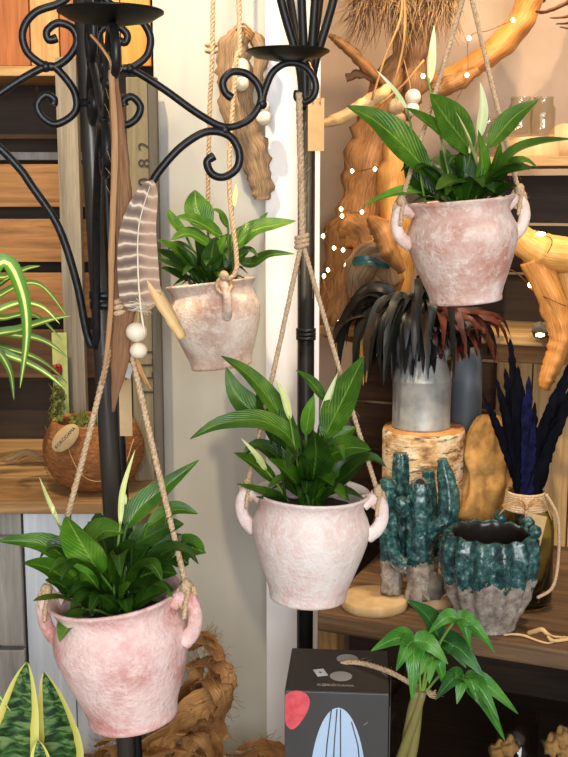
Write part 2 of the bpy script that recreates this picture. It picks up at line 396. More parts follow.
def rope(bm, pts, r, strands=3, pitch=None, segs=5):
    pts = [V(p) for p in pts]; pitch = pitch or r * 5.2
    L = sum((pts[i + 1] - pts[i]).length for i in range(len(pts) - 1)); n = max(4, int(L / (pitch / 6)))
    dense = []; acc = 0; i = 0                                                # even resample
    seglen = [(pts[j + 1] - pts[j]).length for j in range(len(pts) - 1)]; cum = [0]
    for s in seglen: cum.append(cum[-1] + s)
    for q in range(n + 1):
        d = L * q / n
        while i < len(seglen) - 1 and d > cum[i + 1]: i += 1
        t = (d - cum[i]) / max(seglen[i], 1e-9); dense.append(pts[i].lerp(pts[i + 1], min(1, t)))
    fr = frames(dense)
    for s in range(strands):
        path = []
        for q, p in enumerate(dense):
            a = 2 * PI * (L * q / n) / pitch + 2 * PI * s / strands
            path.append(p + (fr[q][1] * math.cos(a) + fr[q][2] * math.sin(a)) * r * .46)
        tube(bm, path, r * .6, segs)
    for q in range(0, int(L / .012)):                                           # stray fibres
        j = random.randrange(len(dense)); p = dense[j]; d = V((random.uniform(-1, 1), random.uniform(-1, 1), random.uniform(-1, 1))).normalized()
        tube(bm, [p, p + d * r * 1.6 + fr[j][0] * r * 1.5, p + d * r * random.uniform(2, 3.2) + fr[j][0] * r * 3.5], r * .05, 3, cap=False)
    return bm

# ------------------------------------------------------------------ object helpers
ROOTLOC = {}
def link(name, bm, mat, parent=None, recalc=False):
    if recalc: bmesh.ops.recalc_face_normals(bm, faces=bm.faces[:])
    me = bpy.data.meshes.new(name); bm.to_mesh(me); bm.free()
    for m_ in (mat if isinstance(mat, (list, tuple)) else [mat]): me.materials.append(MT[m_] if isinstance(m_, str) else m_)
    o = bpy.data.objects.new(name, me); COL.objects.link(o)
    if parent is not None: o.parent = parent
    return o
def thing(name, label, cat, loc=(0, 0, 0), group=None, rot=None):
    o = bpy.data.objects.new(name, None); COL.objects.link(o); o.location = loc; o.empty_display_size = .03
    if rot is not None: o.rotation_euler = rot
    o['label'] = label; o['category'] = cat
    if group: o['group'] = group
    return o
def wm(o):
    m_ = M.LocRotScale(o.location, o.rotation_euler, o.scale)
    return wm(o.parent) @ m_ if o.parent else m_
def part(name, bm, mat, parent, world=True, label=None, recalc=False):
    """a part whose shape was laid out in world space (or already in its thing's own space)"""
    if world: bm.transform(wm(parent).inverted())
    o = link(name, bm, mat, parent, recalc)
    if label: o['label'] = label
    return o
def single(name, bm, mat, label, cat, loc, group=None, recalc=False):       # a thing that is one mesh; origin moved to loc
    bm.transform(M.Translation(-V(loc))); o = link(name, bm, mat, None, recalc); o.location = loc
    o['label'] = label; o['category'] = cat
    if group: o['group'] = group
    return o
def struct(name, bm, mat):
    o = link(name, bm, mat); o['kind'] = 'structure'; return o
def B(): return bmesh.new()
def textmesh(txt, size, mat, mw, parent, name='lettering', extrude=.0004):
    cu = bpy.data.curves.new('t', 'FONT'); cu.body = txt; cu.size = size; cu.align_x = 'CENTER'; cu.align_y = 'CENTER'; cu.extrude = extrude
    o = bpy.data.objects.new('t', cu); COL.objects.link(o)
    dg = bpy.context.evaluated_depsgraph_get(); me = bpy.data.meshes.new_from_object(o.evaluated_get(dg))
    bpy.data.objects.remove(o); bm = bmesh.new(); bm.from_mesh(me); bpy.data.meshes.remove(me); bpy.data.curves.remove(cu)
    bm.transform(mw); return part(name, bm, mat, parent)

# ================================================================== THE ROOM
struct('floor', box(B(), (-1.8, -2.6, -.05), (1.8, 2.7, 0)), 'floor')
struct('ceiling', box(B(), (-1.8, -2.6, 2.9), (1.8, 2.7, 2.95)), 'ceiling')
struct('wall_back', box(B(), (-1.8, 2.62, 0), (1.8, 2.7, 2.9)), 'taupe')
struct('wall_left', box(B(), (-1.88, -2.6, 0), (-1.8, 2.7, 2.9)), 'side')
struct('wall_right', box(B(), (1.8, -2.6, 0), (1.88, 2.7, 2.9)), 'side')
XP0, XP1, XP2 = P(158, 300, 2.1).x, P(265.5, 300, 2.05).x, P(319.5, 300, 2.05).x
struct('wall_partition', box(B(), (XP0, 2.1, 0), (XP1, 2.18, 2.9)), 'wall')
b = B(); box(b, (XP1, 2.05, 0), (XP2, 2.12, 2.9), bev=.002)
struct('trim_1', b, 'pillar')

# ================================================================== CANDLE STANDS
C0 = V((-.2585, 1.5, 0)); U = V((.97, .243, 0)).normalized(); UF = V((.262, -.965, 0))
def rz(px, py, u=U):
    p = onplane(px, py, C0, u); return ((p - C0).dot(u), p.z)
RP = lambda l: [rz(*q) for q in l]
LP = lambda l: [rz(q[0], q[1], -U) for q in l]
main_s = RP([(232, 98), (225, 92), (223, 81), (232, 72), (247, 74), (259, 87), (260, 104), (247, 121), (225, 127), (200, 115), (165, 90), (140, 74), (125, 68)]) + \
    LP([(62, 74), (75, 93), (75, 112), (57, 124), (43, 118), (37, 105), (45, 95), (54, 99), (53, 105)])
brace = RP([(214, 156), (207, 162), (212, 174), (224, 177), (237, 168), (239, 151), (228, 135), (206, 132), (181, 147), (160, 170), (150, 186)]) + LP([(58, 226), (76, 280), (86, 330), (92, 347)])
holder = RP([(261, 106), (265, 90), (273, 72), (288, 63), (305, 67), (315, 81), (314, 95), (305, 102), (297, 98), (298, 91)])
upper = LP([(82, -28), (65, 0), (36, 12), (23, 30), (26, 50), (40, 63), (53, 67), (68, 58), (77, 42), (72, 28), (58, 23), (47, 31), (49, 40), (57, 38)])
dr, dz = rz(288, 57)
stand = thing('candle_stand', 'tall black wrought iron candle stand with scrolled arms and dark dishes, nearest on the left', 'candle stand', (C0.x + .03, 1.5, 0))
top = V((C0.x - .006, 1.5, 1.95)); lean = lambda z: V((C0.x + .028 * (1.62 - z) / .95, 1.5, z))
b = B(); tube(b, [lean(z) for z in (0.02, .4, .9, 1.3, 1.6, 2.0)], .0125, 20, rib=(10, .09)); part('column', b, 'column', stand)
b = B(); tube(b, [lean(z) + V((.014, .012, 0)) for z in (0.02, .4, .9, 1.3, 1.6, 2.0)], .008, 12); part('column', b, 'iron_dark', stand)
for z in (1.365, 1.352, 1.62):
    b = B(); tube(b, [lean(z) + V((0, 0, -.005)) + V((.005, .004, 0)), lean(z) + V((.005, .004, .005))], .021, 20); part('collar', b, 'iron', stand)
b = B(); lathe(b, [(.16, 0), (.16, .012), (.05, .02), (.03, .05), (0, .05)], 32, c=lean(0)); part('base', b, 'iron', stand)
def vert(rzv, u): return V((C0.x, C0.y, 0)) + u * rzv[0] + V((0, 0, rzv[1]))
for u in (UF, U, -U):
    b = B()
    for prof, r in ((main_s, .0052), (brace, .0056), (holder, .005), (upper, .0052)):
        pts = spline([vert(q, u) for q in prof], 6); n = len(pts)
        tube(b, pts, [r * (1.12 if i < 4 or i > n - 5 else 1) for i in range(n)], 10)
    for q in (rz(130, 69), rz(225, 130), rz(262, 104)): ball(b, vert(q, u), .0075, 10)
    a = part('arm', b, 'iron', stand)
    b = B(); lathe(b, [(0, -.004), (.02, -.003), (.046, .002), (.0565, .0085), (.0575, .0088), (.0575, .0108), (.045, .006), (.02, .002), (0, .001)], 40, c=vert((dr, dz - .002), u))
    part('candle_dish', b, 'iron_dark', a)
YS = 1.97; xs = P(306, 300, YS).x
st2 = thing('candle_stand', 'slim black iron stand before the white pillar, its bars flaring upward at the top', 'candle stand', (xs, YS, 0))
zt = Zat(92, YS)
b = B(); tube(b, [(xs, YS, .02), (xs, YS, .8), (xs, YS, zt)], .0145, 20, rib=(8, .05)); part('column', b, 'iron_dark', st2)
for z in (Zat(330, YS), Zat(334, YS), Zat(338, YS)):
    b = B(); tube(b, [(xs, YS, z - .003), (xs, YS, z + .003)], .018, 18); part('collar', b, 'iron', st2)
for a, rr in ((200, .05), (250, .03), (300, .028), (340, .05), (60, .045), (130, .045)):
    d = V((math.cos(math.radians(a)), math.sin(math.radians(a)), 0))
    b = B(); tube(b, spline([V((xs, YS, zt - .03)) + d * .008, V((xs, YS, zt + .04)) + d * .013, V((xs, YS, zt + .16)) + d * rr, V((xs, YS, zt + .36)) + d * rr * 1.9], 6), .0075, 10)
    part('flared_bar', b, 'iron_dark', st2)
b = B(); lathe(b, [(.055, 0), (.055, .01), (.03, .02), (.02, .04), (0, .04)], 32, c=(xs, YS, 0)); part('base', b, 'iron', st2)

# ================================================================== HANGING POTS
def pot_thing(label, px, py, Y, R, hf, roll, hang, mat, pitch=0):
    c = P(px, py, Y); h = hf * R
    t = thing('clay_pot', label, 'plant pot', c, 'hanging clay pots with two ear handles', (math.radians(pitch), math.radians(roll), 0))
    prof = [(0, .0), (.62, 0), (.655, .008), (.665, .03), (.66, .055), (.70, .13), (.80, .27), (.895, .41), (.965, .53), (1.0, .64), (.995, .70), (.96, .76), (.915, .81), (.885, .85), (.88, .885), (.90, .925), (.945, .965), (.985, .985),
            (.98, 1.0), (.945, 1.004), (.89, .985), (.83, .93), (.81, .87), (.84, .76), (.87, .66), (.82, .5), (.6, .1), (0, .08)]
    prof = [(r * R, z * h) for r, z in prof]
    def mod(r, z, a, j):
        n_ = noise.noise(V((math.cos(a) * 1.3 + px, math.sin(a) * 1.3, z * 12))) + .5 * noise.noise(V((math.cos(a) * 5 + px, math.sin(a) * 5, z * 60)))
        return r * (1 + .011 * n_), z
    b = B(); lathe(b, prof, 72, mod); part('pot_body', b, mat, t, world=False)
    tops = []
    for s in (0, 1):
        a = math.radians(hang) + s * PI; d = V((math.cos(a), math.sin(a), 0))
        q = [(.86, .915), (.99, .955), (1.10, .955), (1.18, .90), (1.2, .81), (1.16, .72), (1.08, .66), (.96, .615)]
        b = B(); pts = spline([d * (r * R) + V((0, 0, z * h)) for r, z in q], 5)
        tube(b, pts, rsp([.12 * R, .098 * R, .092 * R, .092 * R, .092 * R, .095 * R, .105 * R, .12 * R], 5), 14, rough=.06, flat=1.15)
        ball(b, d * (1.02 * R) + V((0, 0, .6 * h)), .08 * R, 12)
        part('handle', b, mat, t, world=False)
        tops.append(wm(t) @ (d * (1.10 * R) + V((0, 0, .955 * h))))
    soil = wm(t) @ V((0, 0, .83 * h))
    return t, tops, soil
def hanger(label, pts_apex, tops, group=None, r=.0037, knot=True):
    t = thing('jute_hanger', label, 'rope hanger', tops[0], 'jute rope pot hangers')
    ap = pts_apex[0]
    for tp in tops:
        b = B(); m_ = ap.lerp(tp, .5)
        rope(b, [ap, m_, tp + V((0, 0, .012))], r)
        part('rope', b, 'jute', t)
        b = B()                                                    # wrapped loop through the ear
        ring = [tp + V((math.cos(k) * .010, math.sin(k) * .004, math.sin(k) * .0135 + .001)) for k in [i * PI / 6 for i in range(13)]]
        rope(b, ring, r * .9)
        rope(b, [tp + V((.004, -.008, .014)), tp + V((.0, -.011, -.004)), tp + V((-.002, -.012, -.022))], r * .8)
        ball(b, tp + V((0, -.004, .014)), r * 1.9, 10, (1, 1, 1.3), rough=.3)
        part('knot', b, 'jute', t)
    if len(pts_apex) > 1:
        b = B(); rope(b, pts_apex, r * 1.35, 3); part('rope', b, 'jute', t)
    if knot:
        b = B()
        for k in (-1, 0, 1): tube(b, [ap + V((math.cos(i * PI / 6) * r * 2.1, math.sin(i * PI / 6) * r * 2.1, k * r * 1.7 + r * .6 * math.cos(i * PI / 6))) for i in range(13)], r * .95, 8)
        ball(b, ap, r * 1.9, 10, (1, 1, 1.6), rough=.3); part('knot', b, 'jute', t)
    return t
def lily(label, soil, Y, R, leaves, filler=12, medium=7):
    t = thing('peace_lily', label, 'plant', soil, 'peace lilies in the hanging pots')
    b = B(); lathe(b, [(0, .004), (.3 * R, .006), (.6 * R, .003), (.8 * R, -.002), (.8 * R, -.012), (0, -.012)], 28, lambda r, z, a, j: (r, z + .006 * noise.noise(V((r * 90, a * 3, 0)))), soil)
    part('soil', b, 'soil', t)
    for L in leaves:
        pts, w, mat = L[0], L[1], L[2]; dy = L[3] if len(L) > 3 else random.uniform(-.05, .03)
        y0 = Y + random.uniform(-.03, .02)
        n = len(pts); pw = [P(x, y, y0 + dy * (1 - i / (n - 1))) for i, (x, y) in enumerate(pts)][::-1]       # base -> tip
        s_ = S(Y, pts[0][1]); sp = soil + V((random.uniform(-.25, .25) * R + (pw[0].x - soil.x) * .35, random.uniform(-.3, .1) * R, -.004))
        d0 = (pw[1] - pw[0]).normalized(); bs = pw[0]
        st = [sp, sp.lerp(bs, .55) + V((0, 0, .004)), bs, bs + d0 * .006]
        hint = V((random.uniform(-.3, .3), -.75, .65 + random.uniform(-.15, .2)))
        if len(L) > 4: hint = V(L[4])
        b = B()
        if mat in ('spathe', 'bud'):
            blade(b, pw, w * s_ * .95, hint, 'leaf', fold=.9, n=12, stalk=st, sr=.0015, m=6, smat=True)
            ball(b, pw[0].lerp(pw[-1], .35) + V((0, .002, 0)), .0022, 8, (1, 1, 3))
            part('flower', b, [mat, 'stalk'], t)
        else:
            blade(b, pw, w * s_ * 1.22, hint, 'leaf', fold=random.uniform(.2, .4), wave=random.uniform(.03, .1), n=16, stalk=st, sr=.0019)
            part('leaf', b, mat, t)
    for k in range(medium):
        a = 2 * PI * (k + random.uniform(-.35, .35)) / medium; d = V((math.cos(a), math.sin(a) * .8 - .1, 0)); l = random.uniform(.75, 1.25) * R; z = random.uniform(.55, 1.15) * R
        p0 = soil + d * .22 * R + V((0, 0, .35 * R))
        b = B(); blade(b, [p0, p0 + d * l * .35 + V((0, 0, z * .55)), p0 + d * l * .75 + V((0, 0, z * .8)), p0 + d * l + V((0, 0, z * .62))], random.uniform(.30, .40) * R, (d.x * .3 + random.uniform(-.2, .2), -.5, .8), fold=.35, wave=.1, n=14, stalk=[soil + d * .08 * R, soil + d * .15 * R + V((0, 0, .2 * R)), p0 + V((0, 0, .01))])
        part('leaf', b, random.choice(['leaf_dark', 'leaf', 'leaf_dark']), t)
    for k in range(filler):                                         # the small leaves crowded over the soil
        a = 2 * PI * k / filler + random.uniform(-.3, .3); d = V((math.cos(a), math.sin(a), 0)); l = random.uniform(.5, .78) * R
        p0 = soil + d * .2 * R; z = random.uniform(.25, .6) * R
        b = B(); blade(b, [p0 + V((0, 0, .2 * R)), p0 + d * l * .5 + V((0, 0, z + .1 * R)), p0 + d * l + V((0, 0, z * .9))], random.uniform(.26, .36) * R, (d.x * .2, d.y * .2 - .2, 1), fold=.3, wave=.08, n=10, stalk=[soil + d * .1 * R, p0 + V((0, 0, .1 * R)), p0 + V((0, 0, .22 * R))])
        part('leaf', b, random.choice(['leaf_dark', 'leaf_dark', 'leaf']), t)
    return t

# --- middle pot, on the right arm
Y = 1.565; R = .087
t, tops, soil = pot_thing('pale pink whitewashed clay pot hanging in the centre, before the black pole', 308, 597, Y, R, 1.88, 2, -6, POTM[1])
kn = P(302, 241, Y - .003); tip = P(299, 93, Y - .002)
hanger('jute rope hanger knotted below the right iron arm, carrying the central pot', [kn, P(301, 170, Y - .002), tip], tops)
mid = [
    ([(190, 439), (219, 424), (257, 420), (285, 433), (298, 452)], 22, 'leaf', -.04), ([(226, 367), (236, 393), (257, 415), (281, 430)], 25, 'leaf', .02),
    ([(221, 356), (246, 373), (273, 404), (300, 445)], 19, 'leaf', -.03), ([(296, 370), (312, 383), (325, 402)], 11, 'leaf', .02), ([(364, 356), (345, 395), (324, 438)], 28, 'leaf', -.02, (-.25, -.8, .35)),
    ([(338, 373), (331, 398), (322, 422)], 11, 'spathe', -.03), ([(275, 379), (283, 397), (290, 420)], 9, 'bud', -.02),
    ([(314, 431), (316, 455), (312, 484)], 29, 'leaf_dark', -.07, (0, -1, .2)), ([(371, 450), (348, 448), (322, 460)], 24, 'leaf', -.04), ([(370, 454), (348, 474), (328, 491)], 22, 'leaf_dark', -.06),
    ([(234, 453), (255, 465), (277, 483)], 17, 'leaf', -.05), ([(268, 459), (290, 476), (307, 499)], 22, 'leaf', -.07), ([(236, 484), (266, 493), (293, 503)], 14, 'leaf', -.06, (0, -.5, .85)),
    ([(356, 427), (346, 434), (335, 445)], 16, 'leaf', 0), ([(314, 395), (309, 414), (306, 435)], 13, 'leaf_lite', -.02), ([(241, 438), (257, 456), (266, 470)], 7, 'bud', -.04),
    ([(333, 486), (324, 478), (313, 476)], 18, 'leaf', -.07), ([(257, 391), (268, 415), (278, 436)], 22, 'leaf_dark', .03), ([(255, 497), (278, 501), (298, 503)], 12, 'leaf_dark', -.07, (0, -.4, .9)),
    ([(340, 478), (330, 490), (318, 500)], 15, 'leaf_dark', -.05), ([(282, 415), (292, 440), (298, 465)], 17, 'leaf_dark', -.01), ([(335, 410), (326, 436), (316, 464)], 18, 'leaf_dark', .01), ([(262, 424), (280, 446), (294, 475)], 18, 'leaf_dark', -.02)]
lily('peace lily in the central hanging pot, one cream spathe leaning right', soil, Y, R, mid)
# --- lower left pot, on the front arm
Y = 1.235; R = .0805
t, tops, soil = pot_thing('pinkest clay pot, hanging lowest at the left on the front arm', 134, 717, Y, R, 1.95, -7, -14, POTM[0])
kn = P(121, 306, Y - .012); tip = vert(rz(300, 92), UF)
hanger('jute rope hanger spread in front of the fluted black column, carrying the lowest pot', [kn, kn.lerp(tip, .5), tip], tops)
low = [
    ([(-4, 541), (39, 543), (66, 558), (85, 582)], 25, 'leaf', -.03), ([(23, 563), (50, 569), (80, 590)], 19, 'leaf', -.06), ([(33, 601), (58, 598), (86, 609)], 17, 'leaf', -.08, (0, -.3, 1)),
    ([(60, 642), (72, 622), (94, 613)], 22, 'leaf_lite', -.085, (-.2, -.7, .6)), ([(66, 516), (80, 541), (100, 574)], 34, 'leaf_lite', -.05, (-.2, -.9, .2)), ([(124, 533), (102, 532), (86, 553)], 28, 'leaf', -.03),
    ([(199, 460), (167, 485), (139, 508), (126, 528)], 22, 'leaf', .02), ([(198, 514), (174, 510), (147, 528)], 18, 'leaf', .0, (.1, -.5, .85)), ([(184, 524), (162, 529), (132, 546)], 22, 'leaf_dark', -.01),
    ([(205, 553), (190, 548), (168, 560)], 27, 'leaf', -.02, (.2, -.9, .4)), ([(177, 574), (155, 572), (128, 582)], 32, 'leaf_dark', -.06, (0, -.8, .5)), ([(136, 541), (128, 550), (118, 566)], 18, 'leaf_dark', -.04),
    ([(131, 583), (122, 594), (110, 612)], 18, 'leaf_lite', -.07), ([(113, 550), (113, 570), (107, 592)], 23, 'leaf', -.07, (0, -1, .2)), ([(39, 477), (47, 500), (60, 527)], 6, 'bud', -.05), ([(135, 450), (123, 490), (120, 526)], 7, 'bud', -.01),
    ([(45, 580), (60, 584), (76, 596)], 13, 'leaf_dark', -.03), ([(182, 534), (170, 544), (153, 559)], 19, 'leaf_dark', .01), ([(150, 545), (140, 560), (130, 582)], 24, 'leaf_dark', -.02),
    ([(168, 590), (150, 596), (132, 606)], 18, 'leaf_dark', -.04), ([(100, 595), (112, 603), (120, 612)], 14, 'leaf_dark', -.06), ([(160, 520), (145, 535), (128, 556)], 20, 'leaf', .02), ([(64, 590), (80, 600), (96, 612)], 14, 'leaf_dark', -.05)]
lily('peace lily in the lowest pot, its leaves reaching the left edge of the picture', soil, Y, R, low, 14, 12)
# --- upper right pot
Y = 1.62; R = .0805
t, tops, soil = pot_thing('white and pink mottled clay pot, hanging highest at the right', 466, 302, Y, R, 1.85, -5, 8, POTM[2])
kn = P(468, -18, Y)
hanger('jute rope hanger of the highest pot, running up out of the picture', [kn, V((kn.x, kn.y, 2.3)), V((kn.x, kn.y, 2.9))], tops)
upr = [
    ([(347, 106), (374, 120), (405, 147), (431, 176)], 32, 'leaf', -.03, (.15, -.8, .55)), ([(362, 206), (388, 195), (412, 190), (432, 194)], 12, 'leaf_lite', -.06), ([(430, 94), (446, 118), (472, 152)], 33, 'leaf', -.04, (.2, -.9, .3)),
    ([(406, 108), (432, 126), (470, 156)], 18, 'leaf', -.06), ([(538, 100), (513, 118), (488, 148)], 21, 'leaf', .0), ([(576, 139), (541, 143), (513, 154), (496, 176)], 18, 'leaf', -.04, (0, -.5, .85)), ([(533, 168), (512, 170), (491, 178)], 15, 'leaf_dark', -.05),
    ([(404, 162), (418, 180), (438, 198)], 26, 'leaf_dark', .0), ([(436, 190), (450, 182), (465, 179)], 18, 'leaf', -.08), ([(480, 82), (482, 110), (479, 138)], 12, 'spathe', -.02), ([(456, 112), (468, 142), (477, 168)], 8, 'bud', -.07),
    ([(376, 70), (392, 90), (408, 112)], 7, 'spathe', -.04), ([(434, 25), (431, 55), (429, 84)], 10, 'spathe', .02), ([(478, 130), (482, 160), (480, 194)], 17, 'leaf_lite', -.05), ([(500, 142), (494, 168), (487, 196)], 17, 'leaf', -.05),
    ([(517, 186), (504, 190), (490, 198)], 16, 'leaf_dark', -.05), ([(462, 140), (466, 165), (468, 190)], 18, 'leaf_dark', .01), ([(440, 150), (450, 170), (460, 194)], 18, 'leaf_dark', .0), ([(512, 150), (500, 170), (488, 192)], 18, 'leaf_dark', .01), ([(420, 165), (436, 178), (452, 196)], 18, 'leaf_dark', -.02), ([(448, 160), (462, 176), (470, 196)], 15, 'leaf', -.06)]
lily('peace lily in the highest pot, with two tall cream spathes', soil, Y, R, upr)
# --- back pot against the wall
Y = 1.87; R = .079
t, tops, soil = pot_thing('dusty pink clay pot tilted against the greige wall, one ear facing forward', 222, 367, Y, R, 1.86, -7, -72, POTM[3], pitch=-3)
t_h = thing('jute_hanger', 'pair of jute ropes down the greige wall carrying the tilted pot', 'rope hanger', tops[0], 'jute rope pot hangers')
hook = V((P(222, -60, Y).x, Y, 2.9))
for tp, way in ((tops[0], [(237, 266), (229, 180), (236, 60), (239, 0)]), (tops[1], [(209, 230), (208, 190), (210, 100), (213, 0)])):
    dy = tp.y - Y; yy = [Y + dy * k for k in (1, .8, .5, .3)]
    pts = [tp + V((0, 0, .01))] + [P(x, y, q) for (x, y), q in zip(way, yy)]; pts.append(pts[-1].lerp(hook, .8)); pts.append(hook)
    b = B(); rope(b, spline(pts, 4), .0042); part('rope', b, 'jute', t_h)
    b = B(); ring = [tp + V((math.cos(k) * .012, math.sin(k) * .010, math.sin(k) * .013)) for k in [i * PI / 6 for i in range(13)]]; rope(b, ring, .0036)
    ball(b, tp + V((0, 0, .015)), .009, 10, rough=.3); part('knot', b, 'jute', t_h)
b = B(); q = P(211.5, 48, Y + .04); ball(b, q, .008, 10, (1, 1, 1.4), rough=.4)
for k in (-1, 1): tube(b, [q + V((math.cos(i * PI / 6) * .008, math.sin(i * PI / 6) * .008, k * .005)) for i in range(13)], .0038, 8)
part('knot', b, 'jute', t_h)
bck = [
    ([(195, 190), (197, 208), (208, 230)], 25, 'leaf', .02, (.1, -1, .2)), ([(167, 208), (174, 222), (186, 236)], 11, 'leaf', 0), ([(175, 217), (198, 222), (223, 238)], 15, 'leaf', -.04), ([(211, 210), (219, 213), (228, 228)], 8, 'leaf', -.02),
    ([(296, 221), (274, 225), (250, 232), (234, 250)], 19, 'leaf', .02, (0, -.7, .7)), ([(268, 212), (256, 226), (246, 238)], 8, 'leaf', .05), ([(295, 254), (270, 255), (252, 264), (239, 260)], 15, 'leaf', -.02, (0, -.6, .75)),
    ([(157, 240), (172, 248), (190, 265)], 14, 'leaf', -.05), ([(154, 250), (170, 257), (188, 268)], 12, 'leaf_dark', -.06), ([(156, 260), (170, 265), (186, 274)], 13, 'leaf', -.06), ([(161, 268), (173, 273), (187, 279)], 12, 'leaf_dark', -.06),
    ([(171, 240), (189, 234), (211, 246)], 15, 'leaf', -.03), ([(195, 240), (202, 258), (206, 278)], 21, 'leaf_dark', -.03), ([(226, 235), (219, 250), (214, 266)], 14, 'leaf_lite', -.03), ([(244, 267), (228, 269), (212, 276)], 11, 'leaf_dark', -.07),
    ([(184, 246), (195, 256), (205, 270)], 4, 'bud', -.05), ([(236, 184), (236, 196), (233, 210)], 6, 'bud', .02), ([(241, 226), (238, 238), (234, 252)], 15, 'leaf_dark', .03), ([(176, 250), (190, 260), (200, 276)], 16, 'leaf_dark', -.04), ([(215, 238), (212, 254), (210, 272)], 17, 'leaf_dark', -.01), ([(250, 250), (238, 258), (226, 270)], 15, 'leaf_dark', -.01)]
lily('peace lily in the tilted pot against the wall, one long leaf reaching to the pole', soil, Y, R, bck)

# ================================================================== LEFT BACKGROUND: slatted crates, ledge, white box
X = lambda px, Y, py=378: P(px, py, Y).x
t = thing('slatted_shelf', 'tall slatted wooden shelf filling the left behind the iron stand', 'shelf', (-.45, 2.36, 0))
YB = 2.36; x0, x1 = X(-60, YB), X(157, YB)
b = B(); box(b, (x0, YB + .06, .95), (x1, YB + .075, 2.1)); part('back_panel', b, 'crate_dark', t)
for pa, pb, mt in ((-60, 8, 'red_z'), (9, 42, 'red_z'), (43, 70, 'tan_z'), (71, 104, 'red_z'), (105, 128, 'honey_z'), (129, 157, 'honey_z')):
    b = B(); box(b, (X(pa, YB), YB + .0, Zat(66, YB)), (X(pb, YB), YB + .02, 2.1), bev=.002); part('upright_board', b, mt, t)
b = B(); box(b, (x0, YB - .16, Zat(76, YB - .16)), (X(76, YB - .16), YB + .03, Zat(66, YB - .16)), bev=.002); part('shelf_board', b, 'tan_x', t)
for ya, yb, mt in ((134, 139, 'crate_dim'), (152, 160, 'grey_wood'), (164, 207, 'crate_x'), (219, 262, 'crate_x'), (273, 318, 'crate_x'), (330, 378, 'crate_dim')):
    b = B(); box(b, (x0, YB, Zat(yb, YB)), (x1, YB + .018, Zat(ya, YB)), bev=.002); part('slat', b, mt, t)
b = B(); box(b, (X(67, 2.2), 2.18, .964), (X(87, 2.2), 2.21, Zat(58, 2.2)), bev=.002); part('upright_post', b, 'batten', t)
b = B(); box(b, (x0, 2.075, .937), (-.272, YB + .06, .959), bev=.002); part('shelf_board', b, 'tan_x', t)
b = B(); box(b, (-.74, 1.9, .937), (X(163, 2.0), 2.07, .959), bev=.003); part('shelf_board', b, 'ledge', t)
b = B(); box(b, (x0 + .02, 2.1, .1), (x0 + .05, 2.13, .937)); part('upright_post', b, 'batten', t)
t = thing('whitewashed_crate', 'whitewashed wooden crate under the ledge, behind the lowest pot', 'crate', (-.42, 2.0, 0))
xa, xb = X(18, 1.93), X(116, 1.93); w3 = (xb - xa) / 2
for k in range(2):
    b = B(); box(b, (xa + k * w3, 1.925, 0), (xa + (k + 1) * w3 - .002, 1.943, .936), bev=.002); part('panel', b, 'white_wood', t)
b = B(); box(b, (xb - .018, 1.944, 0), (xb - .002, 2.25, .936)); part('side_panel', b, 'white_wood', t)
b = B(); box(b, (xa, 1.944, 0), (xa + .016, 2.25, .936)); part('side_panel', b, 'white_wood', t)
t = thing('grey_crate', 'grey weathered crate at the left edge beside the whitewashed crate', 'crate', (-.6, 2.0, 0))
for k in range(4):
    z = .04 + k * .215; b = B(); box(b, (-.8, 1.91, z), (xa - .004, 1.93, z + .205), bev=.002); part('slat', b, 'grey_wood', t)
b = B(); box(b, (xa - .05, 1.932, 0), (xa - .006, 2.2, .93)); part('upright_post', b, 'grey_wood', t)
# bits lying in the dark recess
for px, py, mt, lb in ((25, 438, 'drift_grey', 'pale wood chip lying at the front of the dark shelf recess, beside the coconut shell'), (40, 412, 'drift_brown', 'curled brown bark chip deeper in the dark shelf recess')):
    c = P(px, py, 2.17); c.z = .959 + .012
    b = B(); tube(b, spline([c + V((-.045, 0, -.002)), c + V((0, .01, .012)), c + V((.045, -.005, .0))], 5), rsp([.006, .014, .005], 5), 10, flat=.5, rough=.5)
    single('wood_chip', b, mt, lb, 'wood', c)
# sign plank with stencilled characters
YP = 2.045; t = thing('sign_plank', 'narrow upright wooden plank with black stencilled characters, leaning by the greige wall', 'sign', (X(146, YP), YP, .959))
b = B(); box(b, (X(132.5, YP), YP, .960), (X(153, YP), YP + .02, Zat(77, YP)), bev=.002); part('board', b, 'plank', t)
b = B(); box(b, (X(153.4, YP), YP - .004, .960), (X(162, YP), YP + .024, Zat(77, YP)), bev=.002); part('edge_strip', b, 'plank_edge', t)
for ch, py in (('2', 146), ('8', 163), ('0', 182), ('1', 200), ('J', 352), ('L', 363), ('L', 376), ('J', 392)):
    textmesh(ch, 17 * S(YP), 'black_ink', M.Translation(P(145 if py < 300 else 148, py, YP - .0012)) @ M.Rotation(PI / 2, 4, 'X') @ M.Rotation(PI / 2, 4, 'Z'), t, 'stencil_letter')
